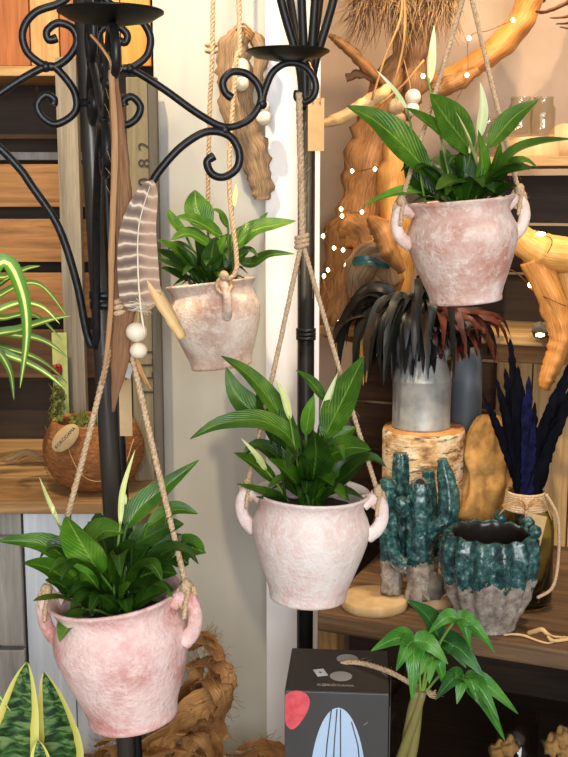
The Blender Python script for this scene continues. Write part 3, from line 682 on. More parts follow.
# coconut shell pot with moss and tag
c = P(95, 497, 2.0); c.z = .960; Rk = .0925
t = thing('coconut_pot', 'round hairy coconut shell pot standing on the ledge behind the black column', 'plant pot', c)
prof = [(0, .012), (.35, .008), (.55, .05), (.8, .25), (.95, .5), (1, .75), (.98, 1.0), (.9, 1.25), (.8, 1.40), (.74, 1.38), (.8, 1.2), (.7, 1.15), (0, 1.15)]
prof = [(q[0].x, q[0].z) for q in [(v,) for v in spline([V((r, 0, z)) for r, z in prof], 3)]]
b = B(); lathe(b, [(max(r, 0) * Rk, z * Rk) for r, z in prof], 48, lambda r, z, a, j: (r * (1 + .03 * noise.noise(V((math.cos(a) * 2, math.sin(a) * 2, z * 30)))), z), c); part('shell', b, 'coir', t)
b = B()
for k in range(200):
    a = random.uniform(0, 2 * PI); zz = random.uniform(.2, 1.2); d = V((math.cos(a), math.sin(a), 0)); r = math.sqrt(max(.1, 1 - (zz - .75) ** 2)) * Rk
    p = c + d * r * .99 + V((0, 0, zz * Rk)); tv = V((-d.y, d.x, random.uniform(-.6, .6))) * random.uniform(.01, .03)
    tube(b, [p - tv, p + d * random.uniform(.001, .004), p + tv - d * .002], .0004, 3, cap=False)
o = part('fibre', b, 'husk', t); o['kind'] = 'stuff'
b = B()
for k in range(110):
    a = random.uniform(0, 2 * PI); r = random.uniform(0, .75) * Rk; q = c + V((math.cos(a) * r, math.sin(a) * r, Rk * 1.26 + random.uniform(0, .012))); ball(b, q, random.uniform(.004, .008), 7, rough=.9, fs=40)
    for e in range(5): tube(b, [q, q + V((random.uniform(-.008, .008), random.uniform(-.008, .008), random.uniform(.004, .016)))], [.0012, .0003], 4, cap=False)
o = part('moss', b, 'moss', t); o['kind'] = 'stuff'
b = B(); tube(b, spline([c + V((math.cos(a) * Rk * r, math.sin(a) * Rk * r, z * Rk)) for a, r, z in ((-1.95, .96, 1.3), (-1.85, 1.03, .95), (-1.65, 1.03, .55), (-1.4, .99, .38), (-1.1, 1.0, .42), (-.8, 1.02, .6), (-.5, 1.0, 1.1))], 5), .0011, 6); part('cord', b, 'raffia', t)
tg = P(65.5, 438, 1.905)
mw = M.Translation(tg) @ M.Rotation(PI / 2 - .25, 4, 'X') @ M.Rotation(math.radians(47), 4, 'Z')
b = B(); lathe(b, [(0, -.0012), (.0255, -.0012), (.0262, 0), (.0255, .0012), (0, .0012)], 40); b.transform(mw @ M.Diagonal((1.15, .68, 1, 1))); pt = part('tag', b, 'kraft', t)
textmesh('KOKODAMA', .0085, 'black_ink', mw @ M.Translation((0, .0005, .0016)), pt)
# moss tower / pale green card with a red flower
YG = 2.14
t = thing('seed_card', 'pale green card with a small red bloom, standing left of the weathered post', 'card', (X(58, YG), YG, .96))
b = B(); box(b, (X(53, YG), YG, .960), (X(68, YG), YG + .006, Zat(333, YG)), bev=.001); part('card', b, 'greencard', t)
b = B()
for k in range(14):
    q = P(57 + random.uniform(-3, 3), 374 + random.uniform(-8, 6), YG - .004); ball(b, q, .0055, 8, rough=.8)
part('bloom', b, 'red', t)
b = B()
for k in range(70):
    q = P(58 + random.uniform(-6, 6), random.uniform(385, 440), YG - random.uniform(.004, .02)); ball(b, q, random.uniform(.002, .005), 7, rough=1)
    for e in range(4): tube(b, [q, q + V((random.uniform(-.01, .01), -.004, random.uniform(-.014, .014)))], [.001, .0003], 4, cap=False)
o = part('moss', b, 'moss', t); o['kind'] = 'stuff'
# spider plant at the left edge
YQ = 2.0; pc = V((X(-62, YQ), YQ, .960))
t = thing('spider_plant', 'green and cream striped spider plant arching in from the left edge', 'plant', pc)
b = B(); lathe(b, [(.045, 0), (.062, .13), (.065, .13), (.065, .145), (.058, .145), (.055, .13), (0, .13)], 28, c=pc); part('pot', b, 'bluegrey', t)
base = pc + V((0, 0, .13))
for pts, w, mt, yy in (([(-20, 300), (4, 262), (22, 292), (27, 335), (20, 388)], 15, 'spider', 1.86), ([(-20, 320), (10, 290), (40, 285), (68, 318)], 8, 'spider_dim', 2.0), ([(-20, 330), (12, 305), (40, 306), (60, 324)], 7, 'spider', 1.95), ([(-20, 345), (20, 330), (50, 320), (70, 316)], 10, 'spider_dim', 1.98),
                       ([(-20, 340), (20, 336), (46, 342), (68, 358)], 8, 'spider_dim', 2.02), ([(-20, 355), (14, 358), (44, 372), (66, 390)], 8, 'spider', 1.93), ([(-20, 350), (18, 352), (46, 364), (68, 384)], 6, 'spider_dim', 2.05), ([(-24, 310), (0, 284), (24, 270), (40, 266)], 9, 'spider_dim', 2.06),
                       ([(-20, 350), (-4, 350), (10, 372), (14, 400)], 9, 'spider_dim', 1.9), ([(-20, 330), (8, 318), (36, 316), (62, 340)], 7, 'spider_dim', 2.04), ([(-20, 300), (-6, 280), (8, 276), (20, 264)], 9, 'spider_dim', 2.05)):
    pw = [base + V((random.uniform(-.02, .02), 0, 0))] + [P(x, y, yy) for x, y in pts]
    wx = (pts[0][0], pts[0][1])
    b = B(); blade(b, pw, w * S(yy) * 1.2, (.1, -.8, .6), 'blade', fold=.5, n=24, m=6); part('leaf', b, mt, t)
# coir husks on a low bench
t = thing('wooden_bench', 'low wooden bench under the coconut husks', 'bench', (-.3, 1.78, 0))
zb = .478
b = B(); box(b, (-.52, 1.6, zb - .03), (-.02, 1.9, zb), bev=.004); part('seat', b, 'crate_dim', t)
for sx in (-.5, -.06):
    for sy in (1.62, 1.85): b = B(); box(b, (sx, sy, 0), (sx + .03, sy + .03, zb - .03)); part('leg', b, 'crate_dim', t)
t = thing('coconut_husk', 'curled shaggy coconut husk heap behind and below the lowest pot', 'coconut husk', (-.17, 1.78, zb))
random.seed(21)
for pts, w in (([(150, 770), (165, 735), (190, 712), (216, 700), (224, 716)], 26), ([(140, 757), (170, 748), (200, 752), (230, 766)], 24), ([(120, 772), (150, 738), (185, 728), (214, 742), (222, 762)], 22), ([(196, 690), (206, 680), (222, 690), (224, 712), (208, 726)], 20),
               ([(190, 650), (206, 640), (218, 654), (216, 676), (200, 690)], 22), ([(186, 668), (204, 662), (224, 668), (228, 690), (216, 704)], 13), ([(204, 632), (212, 644), (220, 660)], 14), ([(170, 775), (190, 742), (206, 716), (212, 690)], 18),
               ([(100, 745), (112, 738), (125, 742), (140, 760)], 16), ([(92, 765), (105, 748), (118, 752), (128, 770)], 14), ([(180, 735), (196, 722), (214, 722), (226, 738)], 12), ([(160, 760), (184, 736), (204, 740), (216, 770)], 14), ([(185, 640), (200, 634), (214, 642)], 10),
               ([(238, 752), (252, 744), (270, 745), (290, 752)], 12), ([(232, 768), (256, 752), (276, 752), (294, 764)], 12), ([(176, 706), (184, 690), (196, 676), (200, 660)], 14)):
    yy = 1.72 + random.uniform(-.03, .06); n = len(pts)
    pw = [P(x, y, yy + .05 * math.sin(i * 1.7 + w)) for i, (x, y) in enumerate(pts)]
    for q in pw: q.z = max(q.z, zb + .006)
    sp = spline(pw, 6); b = B()
    tube(b, sp, [w * S(1.75) * .62 * (.35 + .65 * math.sin(PI * min(.95, .06 + i / len(sp))) ** .6) for i in range(len(sp))], 14, flat=.16, rough=.6, twist=.05, seed=w)
    for k in range(80):
        j = random.randrange(len(sp)); d = V((random.uniform(-1, 1), random.uniform(-1, .4), random.uniform(-1, 1))) * random.uniform(.012, .034)
        tube(b, [sp[j], sp[j] + d * .7, sp[j] + d + V((0, 0, random.uniform(-.012, .008)))], .0004, 3, cap=False)
    part('husk_strip', b, 'husk', t)
# snake plant in the lower left
YN = 1.40; pc = V((X(38, YN, 757), YN, 0)); pc.z = 0
t = thing('snake_plant', 'snake plant with yellow edged leaves in the bottom left corner', 'plant', pc)
zr = .60
b = B(); lathe(b, [(.06, 0), (.075, .3), (.085, zr), (.075, zr), (.07, zr - .03), (0, zr - .03)], 32, c=pc); part('planter', b, 'bluegrey', t)
for pts, w, hint, yy in (([(22, 820), (14, 762), (20, 705), (27, 662)], 54, (.15, -1, .1), YN - .01), ([(48, 820), (62, 765), (56, 712), (44, 672)], 52, (-.15, -1, .15), YN + .02), ([(40, 825), (42, 775), (38, 740)], 30, (0, -1, .1), YN - .035), ([(-2, 690), (6, 705), (9, 712)], 0, 0, 0)):
    if not w: continue
    pw = [V((pc.x + (x - 38) * .0006, pc.y, zr - .03)) if i == 0 else P(x, y, yy) for i, (x, y) in enumerate(pts)]
    b = B(); blade(b, pw, w * S(yy, 720) * 1.12, hint, 'sword', fold=.35, wave=.04, n=26, m=8); part('leaf', b, 'snake', t)
b = B(); pts = [P(-40, 640, 1.4), P(-16, 676, 1.39), P(11, 712, 1.38)]; blade(b, [V((pc.x - .03, pc.y, zr - .02)), P(-46, 700, 1.4)] + pts, .016, (.2, -.8, .6), 'blade', fold=.4, n=18); part('leaf', b, 'spider', t)

# ================================================================== ORNAMENTS ON THE STANDS
random.seed(5)
YO = 1.218
o0 = P(113, 66, YO)
t = thing('hanging_ornament', 'ornament of bark strips, a barred feather and two cream beads hanging before the column', 'ornament', o0)
b = B(); tube(b, spline([P(113, 72, YO), P(118, 130, YO), P(122, 200, YO), P(124, 280, YO), P(122, 340, YO), P(113, 412, YO)], 6), rsp([.005, .008, .011, .014, .012, .002], 6), 12, flat=.35, rough=.25, twist=.01); part('bark_strip', b, 'bark', t, label='brown bark strip')
b = B(); tube(b, spline([P(111, 70, YO - .008), P(115, 140, YO - .008), P(112, 240, YO - .01), P(110, 320, YO - .01), P(102, 385, YO - .01)], 6), rsp([.003, .0038, .0038, .003, .0012], 6), 10, flat=.5, rough=.3); part('bark_strip', b, 'strip', t, label='thin light bark strip')
b = B(); tube(b, spline([P(91, 35, YO), P(102, 48, YO - .004), P(112, 66, YO - .006), P(114, 90, YO - .006)], 6), .0028, 8, flat=.5); part('raffia_tie', b, 'raffia', t)
b = B(); blade(b, [P(142, 312, YO - .02), P(138, 270, YO - .024), P(139, 225, YO - .026), P(152, 180, YO - .02)], 38 * S(YO) * 1.05, (.15, -1, .1), 'feather', fold=.18, wave=.12, n=36, m=10); part('feather', b, 'barred', t)
b = B(); tube(b, spline([P(145, 335, YO - .02), P(141, 310, YO - .022), P(138, 270, YO - .0265), P(139, 225, YO - .0285), P(150, 186, YO - .022)], 5), rsp([.0011, .0012, .001, .0007, .0004], 5), 6); part('quill', b, 'bead', t)
b = B()
for k in range(46):
    q = P(142 + random.uniform(-2, 2), 306 + random.uniform(-4, 6), YO - .022); d = V((random.uniform(-1, 1), random.uniform(-.6, .2), random.uniform(-.5, .6))) * .014
    tube(b, [q, q + d * .6 + V((0, 0, .001)), q + d], .00025, 3, cap=False)
o_ = part('down', b, 'bead', t); o_['kind'] = 'stuff'
b = B(); tube(b, spline([P(141, 262, YO - .012), P(156, 292, YO - .014), P(170, 316, YO - .016), P(183, 338, YO - .018)], 5), rsp([.008, .0125, .0125, .009], 5), 9, flat=.55, rough=.3); part('stick', b, 'pale_stick', t)
b = B(); tube(b, spline([P(140, 300, YO - .008), P(138, 320, YO - .01), P(137, 360, YO - .012)], 4), .0011, 6); part('cord', b, 'raffia', t)
for x, y, r in ((136.5, 332, 10.6), (138.5, 350.5, 8.8)):
    b = B(); ball(b, P(x, y, YO - .012), r * S(YO), 24, (1, 1, .92)); part('bead', b, 'bead', t)
for a, c in (((137, 358), (151, 389)), ((136, 359), (146, 384))):
    b = B(); tube(b, [P(*a, YO - .012), P((a[0] + c[0]) / 2 - 1, (a[1] + c[1]) / 2, YO - .014), P(*c, YO - .012)], .0016, 6, flat=.6); part('cord', b, 'raffia', t)
t = thing('paper_tag', 'pale kraft tag hanging behind the beads, right of the column', 'tag', P(126, 376, 1.3))
b = B(); p0, p1 = P(118.5, 376, 1.31), P(132.5, 436, 1.31); box(b, (p0.x, 1.31, p1.z), (p1.x, 1.3112, p0.z)); part('card', b, 'kraft', t)
b = B(); p0, p1 = P(122, 362, 1.3), P(130, 377, 1.3); box(b, (p0.x, 1.303, p1.z), (p1.x, 1.304, p0.z), M.Translation(V((p0.x, 1.3, p1.z))) @ M.Rotation(.3, 4, 'Y') @ M.Translation(-V((p0.x, 1.3, p1.z)))); part('price_label', b, 'paper', t)
b = B(); tube(b, [P(126, 380, 1.308), P(124, 350, 1.3), P(121, 306, 1.245)], .0008, 6); part('cord', b, 'raffia', t)
# kraft tag by the second stand
YT = 1.93
t = thing('paper_tag', 'kraft paper tag hanging from raffia right of the slim iron stand', 'tag', P(316, 94, YT))
b = B(); p0, p1 = P(308, 98, YT), P(324, 151, YT); box(b, (p0.x, YT, p1.z), (p1.x, YT + .001, p0.z)); part('card', b, 'kraft', t)
for x in (313, 320):
    b = B(); tube(b, spline([P(x, 104, YT - .001), P(x - 1, 84, YT - .004), P(311, 66, YT - .004), P(309, 62, YT + .01)], 4), .0009, 5); part('cord', b, 'raffia', t)
# hanging driftwood with beads before the wall
YD = 2.03
t = thing('driftwood_hanging', 'rough hanging driftwood slab with white beads before the cream part of the wall', 'driftwood', P(245, 25, YD))
b = B(); tube(b, spline([P(243, 28, YD), P(234, 52, YD), P(236, 85, YD), P(240, 118, YD), P(252, 150, YD), P(261, 180, YD), P(262, 200, YD)], 7), rsp([.012, .030, .034, .032, .027, .023, .014], 7), 22, flat=.55, rough=.4, seed=3); part('slab', b, 'drift_grey', t)
b = B(); tube(b, spline([P(252, 34, YD - .015), P(262, 52, YD - .02), P(258, 76, YD - .022), P(262, 100, YD - .02)], 5), rsp([.010, .014, .010, .003], 5), 12, rough=.5, seed=8); part('splinter', b, 'drift_grey', t)
b = B(); tube(b, [P(241, 28, YD - .028), P(240, 60, YD - .03), P(239, 92, YD - .03)], .0013, 6); part('cord', b, 'raffia', t)
b = B()
for k in range(4): tube(b, spline([P(236 + k * 3, 30, YD - .025), P(244 + k, 24 + k * 4, YD - .036), P(254 - k, 34 + k * 2, YD - .026)], 4), .0022, 6)
part('knot', b, 'raffia', t)
b = B(); rope(b, [P(240, 30, YD), P(238, 0, YD), V((P(238, 0, YD).x, YD, 2.3)), V((P(238, 0, YD).x, YD, 2.9))], .0035); part('rope', b, 'jute', t)
for x, y, r, s in ((241, 69, 8.6, 1.2), (241, 83, 7.6, 1), (263, 107, 7, .9), (264, 118, 7.5, 1)):
    b = B(); ball(b, P(x, y, YD - .036), r * S(YD), 20, (1, 1, s)); part('bead', b, 'bead', t)

# ================================================================== RIGHT: SHELVING UNIT
S0 = V((.06, 1.9, 0)); TH = math.radians(-22.4)
SM = M.Translation(S0) @ M.Rotation(TH, 4, 'Z')
def SL(s, d, z): return SM @ V((s, d, z))
ZM = .751; Z2 = 1.227; Z1 = Zat(166, 2.13)
unit = thing('shelving_unit', 'dark wooden shelving unit filling the right side', 'shelf', S0, rot=(0, 0, TH))
def sbox(name, lo, hi, mat, bev=.002, parent=None): return part(name, box(B(), lo, hi, bev=bev), mat, parent or unit, world=False)
sbox('shelf_board', (0, 0, ZM - .034), (.66, .62, ZM), 'oak', .004)
sbox('shelf_board', (-.15, .385, Z2 - .02), (.72, .62, Z2), 'tan_x', .003)
sbox('shelf_board', (.14, .38, Z1), (.72, .62, Z1 + .018), 'tan_x', .002)
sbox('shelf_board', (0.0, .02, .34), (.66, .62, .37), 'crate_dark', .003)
sbox('post', (0, .012, 0), (.034, .05, ZM - .034), 'tan_z'); sbox('post', (.62, .012, 0), (.655, .05, ZM - .034), 'tan_z')
sbox('post', (0, .58, 0), (.03, .615, ZM - .034), 'crate_dark'); sbox('post', (.128, .44, ZM), (.142, .46, Z2 - .02), 'tan_z')
sbox('side_panel', (.128, .39, Z2), (.142, .62, Z1), 'crate_dim'); sbox('side_panel', (.70, .30, ZM), (.715, .62, Z1), 'crate_dim')
z = .02
k = 0
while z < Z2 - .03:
    hgt = min(.105, Z2 - .03 - z); sbox('back_board', (-.15, .622, z), (.72, .634, z + hgt), 'crate_dark' if z < .7 else 'crate_dim'); z += .112; k += 1  # lower boards coloured darker for the shade under the shelf
z = Z2 + .002
while z < Z1 - .02:
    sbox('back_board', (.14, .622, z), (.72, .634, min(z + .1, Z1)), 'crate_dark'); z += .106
for a, b2 in ((.20, .275), (.278, .36), (.363, .44)): sbox('inner_board', (a, .56, ZM), (b2, .575, Z2 - .08), 'tan_z')
sbox('inner_board', (.2, .545, Z2 - .078), (.6, .56, Z2 - .022), 'crate_x')
sbox('side_panel', (.655, .06, 0), (.668, .62, ZM - .036), 'crate_dark')

# --- birch log and milk can and feather bouquet
lc = V((X(425, 2.12), 2.12, ZM)); rl = .0815; hl = Zat(428, 2.12) - ZM
t = thing('birch_log', 'upright sawn birch log on the shelf, carrying the galvanised can', 'log', lc)
b = B(); lathe(b, [(0, 0), (rl * .98, 0), (rl, .01), (rl * .985, hl * .5), (rl, hl - .006), (rl * .975, hl)], 56, lambda r, z, a, j: (r * (1 + .02 * noise.noise(V((math.cos(a) * 1.6, math.sin(a) * 1.6, z * 6)))), z), lc); part('bark', b, 'birch', t)
b = B(); lathe(b, [(rl * .97, hl - .004), (rl * .95, hl + .003), (0, hl + .003)], 56, None, lc); part('cut_face', b, 'birch_end', t)
cc = lc + V((-.006, 0, hl + .0035)); rc = .0575; hc = 1.203 - cc.z
t = thing('milk_can', 'galvanised metal can on the birch log, holding the drooping feathers', 'can', cc)
b = B(); lathe(b, [(0, 0), (rc, 0), (rc, .004), (rc * .985, .006), (rc * .985, hc * .60), (rc * 1.0, hc * .61), (rc, hc * .64), (rc * .97, hc * .66), (rc * .82, hc * .86), (rc * .74, hc * .92), (rc * .74, hc * .97), (rc * .82, hc), (rc * .78, hc), (rc * .7, hc * .95), (rc * .8, hc * .6), (0, hc * .55)], 48, None, cc); part('can_body', b, 'zinc', t)
random.seed(11)
fo = cc + V((0, 0, hc * .97))
t = thing('feather_bouquet', 'drooping bouquet of glossy black and rust red feathers in the galvanised can', 'feathers', fo)
mass = {'black_feather': B(), 'rust_feather': B()}
for k in range(330):
    a = math.radians(random.uniform(-205, 25)); d = V((math.cos(a), math.sin(a) * .62, 0))
    layer = k % 3 if k < 96 else random.uniform(.3, 3); right = d.x > .1 + random.uniform(-.2, .2)
    r = random.uniform(.7, 1) * (.168 - .045 * layer); up = (.135 - .045 * layer) * random.uniform(.55, 1.15) * (.6 if right else 1)
    drop = random.uniform(-.055, .03) if not right else random.uniform(-.015, .05)
    if abs(d.x) < .4: drop += .012
    st = fo + d * .012; sd = V((-d.y, d.x, 0)) * random.uniform(-.03, .03)
    pts = [st, st + d * r * .32 + V((0, 0, up * .85)), st + d * r * .68 + V((0, 0, up * .95)) + sd * .4, st + d * r * .92 + V((0, 0, (up + drop) * .6)) + sd * .8, st + d * r * random.uniform(.92, 1.05) + V((0, 0, drop)) + sd]
    mt = random.choice(['rust_feather', 'rust_feather', 'brown_feather', 'black_feather']) if right else random.choice(['black_feather', 'black_feather', 'black_feather', 'brown_feather'])
    extra = k >= 96
    b = mass['rust_feather' if mt == 'rust_feather' else 'black_feather'] if extra else B()
    blade(b, pts, random.uniform(.018, .031), (d.x * .7 + random.uniform(-.4, .4), d.y * .6 - .5, .6), 'blade', fold=.14, wave=.16, n=16, m=4)
    if not extra: part('feather', b, mt, t)
for mt, b in mass.items():
    o_ = part('feather', b, mt, t); o_['kind'] = 'stuff'

# --- blue grey vase, burlap sack
vc = V((X(467, 2.2), 2.2, ZM)); hv = 1.2 - ZM
b = B(); lathe(b, [(0, 0), (.03, 0), (.032, .1), (.031, hv * .8), (.029, hv), (.025, hv), (.026, hv * .8), (0, hv * .7)], 36); b.transform(M.Translation(vc))
single('floor_vase', b, 'bluegrey', 'tall slim blue grey vase between the galvanised can and the dark feathers', 'vase', vc)
bc = V((X(491, 2.1), 2.1, ZM)); hb = Zat(415, 2.1) - ZM
b = B(); lathe(b, [(q.x, q.z) for q in spline([V((max(0, a_), 0, z_)) for a_, z_ in [(0, 0), (.056, 0), (.066, .02), (.068, hb * .16), (.06, hb * .34), (.063, hb * .42), (.055, hb * .58), (.048, hb * .66), (.05, hb * .74), (.04, hb * .88), (.026, hb * .97), (.012, hb), (0, hb * .98)]], 4)], 90,
               lambda r, z, a, j: (r * (1 + .16 * noise.noise(V((math.cos(a) * 2, math.sin(a) * 2, z * 16))) + .13 * math.sin(a * 7 + 5 * noise.noise(V((math.cos(a), math.sin(a), z * 9)))) * min(1, z / .1) + .05 * math.sin(z * 70 + 3 * math.cos(a))), z)); b.transform(M.Translation(bc))
single('burlap_sack', b, 'burlap', 'slumped burlap sack on the shelf behind the jute wrapped glass vase', 'sack', bc)
# --- glass vase wrapped in jute with blue black feathers
gc = V((X(530, 1.95), 1.95, ZM)); zr = Zat(490, 1.95) - ZM
t = thing('glass_vase', 'greenish glass bottle vase with jute wrapped neck and kraft tag, holding blue black feathers', 'vase', gc)
b = B(); lathe(b, [(0, 0), (.048, 0), (.054, .01), (.054, zr * .68), (.05, zr * .78), (.036, zr * .87), (.031, zr * .93), (.033, zr), (.029, zr), (.028, zr * .92), (.046, zr * .77), (.050, zr * .65), (.050, .014), (0, .01)], 44, None, gc); part('bottle', b, 'glass_green', t)
b = B()
for k in range(8):
    z = zr * (.85 + .019 * k); r = .0375 - .0006 * k
    tube(b, [gc + V((math.cos(i * PI / 12) * r, math.sin(i * PI / 12) * r, z)) for i in range(25)], .0032, 7)
part('jute_wrap', b, 'jute', t)
q = gc + V((-.008, -.044, zr * .9))
b = B()
for dx, dz in ((-.045, .006), (.034, .002), (-.05, -.012), (.046, -.02), (.03, .012), (-.02, .014)): tube(b, spline([q, q + V((dx * .5, -.008, abs(dz) * .6 + .008)), q + V((dx, -.003, dz))], 5), .0021, 6, flat=.6)
ball(b, q, .0045, 10); part('bow', b, 'raffia', t)
b = B(); rope(b, [q, q + V((.0, -.006, -.03)), q + V((-.002, -.008, -.062))], .0028); part('cord', b, 'jute', t)
b = B(); box(b, (-.012, -.001, -.062), (.024, 0, -.008), M.Translation(q + V((.014, -.008, 0))) @ M.Rotation(.22, 4, 'Y') @ M.Rotation(-.1, 4, 'X')); part('tag', b, 'kraft', t)
b = B(); rope(b, spline([gc + V((.03, -.03, zr)), gc + V((.052, -.032, zr * .8)), gc + V((.057, -.03, zr * .45)), gc + V((.045, -.045, zr * .22)), gc + V((.015, -.058, zr * .15))], 6), .0032); part('cord', b, 'jute', t)
fo = gc + V((0, 0, zr * .6))
t = thing('feather_bunch', 'upright bunch of blue black feathers in the jute wrapped glass vase', 'feathers', fo)
for (x, y), w, mt, dy in (((510, 338), 15, 'ink_feather', .03), ((483, 395), 10, 'ink_feather', 0), ((496, 378), 15, 'ink_feather', -.01), ((505, 368), 16, 'ink_feather', .01), ((518, 366), 17, 'ink_feather', .0), ((529, 376), 15, 'blue_feather', -.02), ((513, 384), 15, 'ink_feather', -.03), ((502, 398), 14, 'ink_feather', -.03), ((524, 396), 13, 'blue_feather', -.04),
                             ((570, 362), 20, 'ink_feather', .0), ((556, 388), 18, 'ink_feather', -.01), ((548, 408), 16, 'ink_feather', -.02), ((577, 378), 20, 'ink_feather', .02), ((540, 424), 13, 'ink_feather', -.03), ((566, 402), 18, 'ink_feather', -.03), ((534, 420), 12, 'blue_feather', -.04), ((492, 412), 13, 'ink_feather', -.02), ((560, 420), 14, 'ink_feather', -.04), ((516, 410), 15, 'ink_feather', -.03), ((500, 388), 15, 'ink_feather', .02), ((488, 402), 12, 'ink_feather', .02), ((508, 400), 16, 'ink_feather', .0), ((522, 384), 16, 'ink_feather', .03), ((535, 402), 15, 'ink_feather', .02), ((543, 416), 15, 'ink_feather', .02), ((552, 398), 17, 'ink_feather', .03), ((562, 384), 18, 'ink_feather', .03), ((497, 424), 13, 'ink_feather', -.01), ((527, 410), 16, 'ink_feather', .01)):
    tip = P(x, y, gc.y + dy); nb = gc + V(((tip.x - gc.x) * .14, dy * .3, zr * .985))
    b = B(); blade(b, [fo + V(((tip.x - gc.x) * .03, 0, 0)), nb, nb.lerp(tip, .5) + V(((tip.x - gc.x) * -.04, 0, .0)), tip], w * S(1.95) * 1.05, (random.uniform(-.3, .3), -1, .15), 'feather', fold=.25, wave=.1, n=44, m=6, rag=.32); part('feather', b, mt, t)
# --- ceramic cacti
for px_, yy_, rr_, lb in ((377, 1.935, .062, 'pale round wooden slice under the left foot of the tall ceramic cactus'), (436, 1.965, .052, 'pale round wooden slice under the right side of the tall ceramic cactus')):
    dc = V((X(px_, yy_), yy_, ZM)); t = thing('wood_slice', lb, 'wood slice', dc, 'wooden slices under the ceramic cactus')
    b = B(); lathe(b, [(0, 0), (rr_ * .97, 0), (rr_, .005), (rr_ * .99, .016), (rr_ * .95, .019), (0, .019)], 56, lambda r, z, a, j: (r * (1 + .04 * noise.noise(V((math.cos(a) * 1.5, math.sin(a) * 1.5, px_)))), z), dc); part('slice', b, 'disc_wood', t)
cb = V((X(418, 1.94), 1.94, ZM + .0195))
t = thing('ceramic_cactus', 'tall branching ceramic cactus with teal glaze and stony foot, on the wooden slice', 'ornament', cb)
YC = 1.94
def carm(pts, rs, name='arm', dy=0, ribs=7, seed=0):
    b = B(); sp = spline([P(x, y, YC + dy + (q[0] if q else 0)) for x, y, *q in pts], 7)
    for v in sp: v.z = max(v.z, cb.z + .0005)
    tube(b, sp, [r * .86 * S(YC) for r in rsp(rs, 7)], 28, rib=(ribs, .08), rough=.13, seed=seed)
    for k in range(46):
        j = random.randrange(1, len(sp) - 1); a = 2 * PI * random.randrange(ribs) / ribs; fr = frames(sp)[j]; r = rsp(rs, 7)[j] * .86 * S(YC)
        ball(b, sp[j] + (fr[1] * math.cos(a) + fr[2] * math.sin(a)) * r * 1.08, .0016, 6)
    return part(name, b, 'cactus', t)
carm([(420, 606), (420, 575), (419, 540), (419, 500), (420, 482)], [19, 16, 14.5, 14, 11], 'trunk', -.01)
carm([(390, 606, .01), (391, 570, .012), (388, 520, .015), (388, 486, .015), (389, 478, .015)], [13, 12, 11.5, 11, 5], 'trunk', .0, seed=2)
carm([(391, 548), (398, 562, -.012), (408, 566, -.02)], [8, 9, 8], seed=3)
carm([(401, 575, .04), (402, 520, .045), (401, 470, .045), (401, 453, .045)], [9, 10, 10, 8], seed=4)
carm([(424, 545, -.005), (434, 528, -.012), (446, 522, -.01), (449, 500, -.005), (446, 478, 0), (442, 459, .0)], [9, 9, 12, 12.5, 10, 5], seed=5)
carm([(446, 522, -.01), (450, 536, -.015)], [11, 5], seed=6)
carm([(405, 512, -.02), (402, 504, -.03), (401, 497, -.03)], [8, 8, 5], seed=7)
carm([(430, 600, .05), (432, 540, .05), (430, 490, .05), (428, 470, .05)], [9, 9, 8, 7], seed=8)
b = B(); q = P(420, 486, YC - .018); tube(b, spline([q + V((math.cos(i * PI / 6) * .0125, math.sin(i * PI / 6) * .006, math.sin(i * PI / 6) * .013)) for i in range(13)], 2), .0028, 8); part('mouth_rim', b, 'stone', t)
b = B(); ball(b, q + V((0, .004, 0)), .0115, 14, (1, .5, 1.1)); part('mouth', b, 'hole_shade', t)  # solid black ball stands in for the shaded hole
b = B(); ball(b, P(432, 586, YC - .015), .024, 18, (1.1, .9, 1.1), rough=.3)
o_ = part('knob', b, 'stone', t, label='bare stony lump')
pc = V((X(495, 1.845), 1.845, ZM)); hp = .172; rp = .0825
t = thing('ceramic_cactus_pot', 'ribbed barrel cactus pot with teal drip glaze and stony foot at the shelf edge', 'plant pot', pc)
prof = spline([V((r * rp, 0, z * hp)) for r, z in ((0, 0), (.56, 0), (.6, .04), (.69, .16), (.86, .36), (.97, .6), (1.0, .76), (.97, .9), (.88, .99), (.80, .985), (.77, .9), (.8, .6), (.6, .12), (0, .1))], 4)
def cmod(r, z, a, j):
    inn = j > 32
    rib = .0 if inn else 0.07 * math.cos(a * 13) + .03 * max(0, math.cos(a * 13)) ** 6 * math.sin(z * 420)
    return r * (1 + rib * min(1, z / .05) + .02 * noise.noise(V((math.cos(a) * 6, math.sin(a) * 6, z * 60)))), z + (z > .16) * .002 * math.cos(a * 13 + 2)
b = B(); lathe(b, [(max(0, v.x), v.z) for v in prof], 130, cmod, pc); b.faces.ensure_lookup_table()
for f in b.faces[130 * 36:]: f.material_index = 1  # inside faces get the dark colour that paints their shade
part('pot_body', b, ['cactus_pot', 'inner_shade'], t)
for k in range(3):
    a = [.35, 1.15, 5.95][k]; b = B(); ball(b, pc + V((math.cos(a) * rp * .93, math.sin(a) * rp * .93, hp * 1.03)), .011, 12, (1, 1, 1.15), rough=.3); part('knob', b, 'cactus', t)
# --- dry twig on the shelf edge
tw = P(548, 636, 1.78); tw.z = ZM + .004
t = thing('dry_twig', 'pale dry twig lying on the shelf edge at the right', 'twig', tw)
for pts, r in (([(505, 638), (522, 637), (545, 641), (566, 644)], .0022), ([(530, 639), (540, 628), (546, 631), (556, 640), (575, 643)], .0042), ([(545, 632), (552, 637), (575, 638)], .003)):
    b = B(); tube(b, spline([V((P(x, y, 1.78).x, 1.78 + .02 * math.sin(x), max(ZM + r, P(x, y, 1.78).z))) for x, y in pts], 5), [r * (.5 + .5 * math.sin(PI * min(1, .2 + i / 16))) for i in range(5 * (len(pts) - 1) + 1)], 8, rough=.4); part('branch', b, 'pale_stick', t)

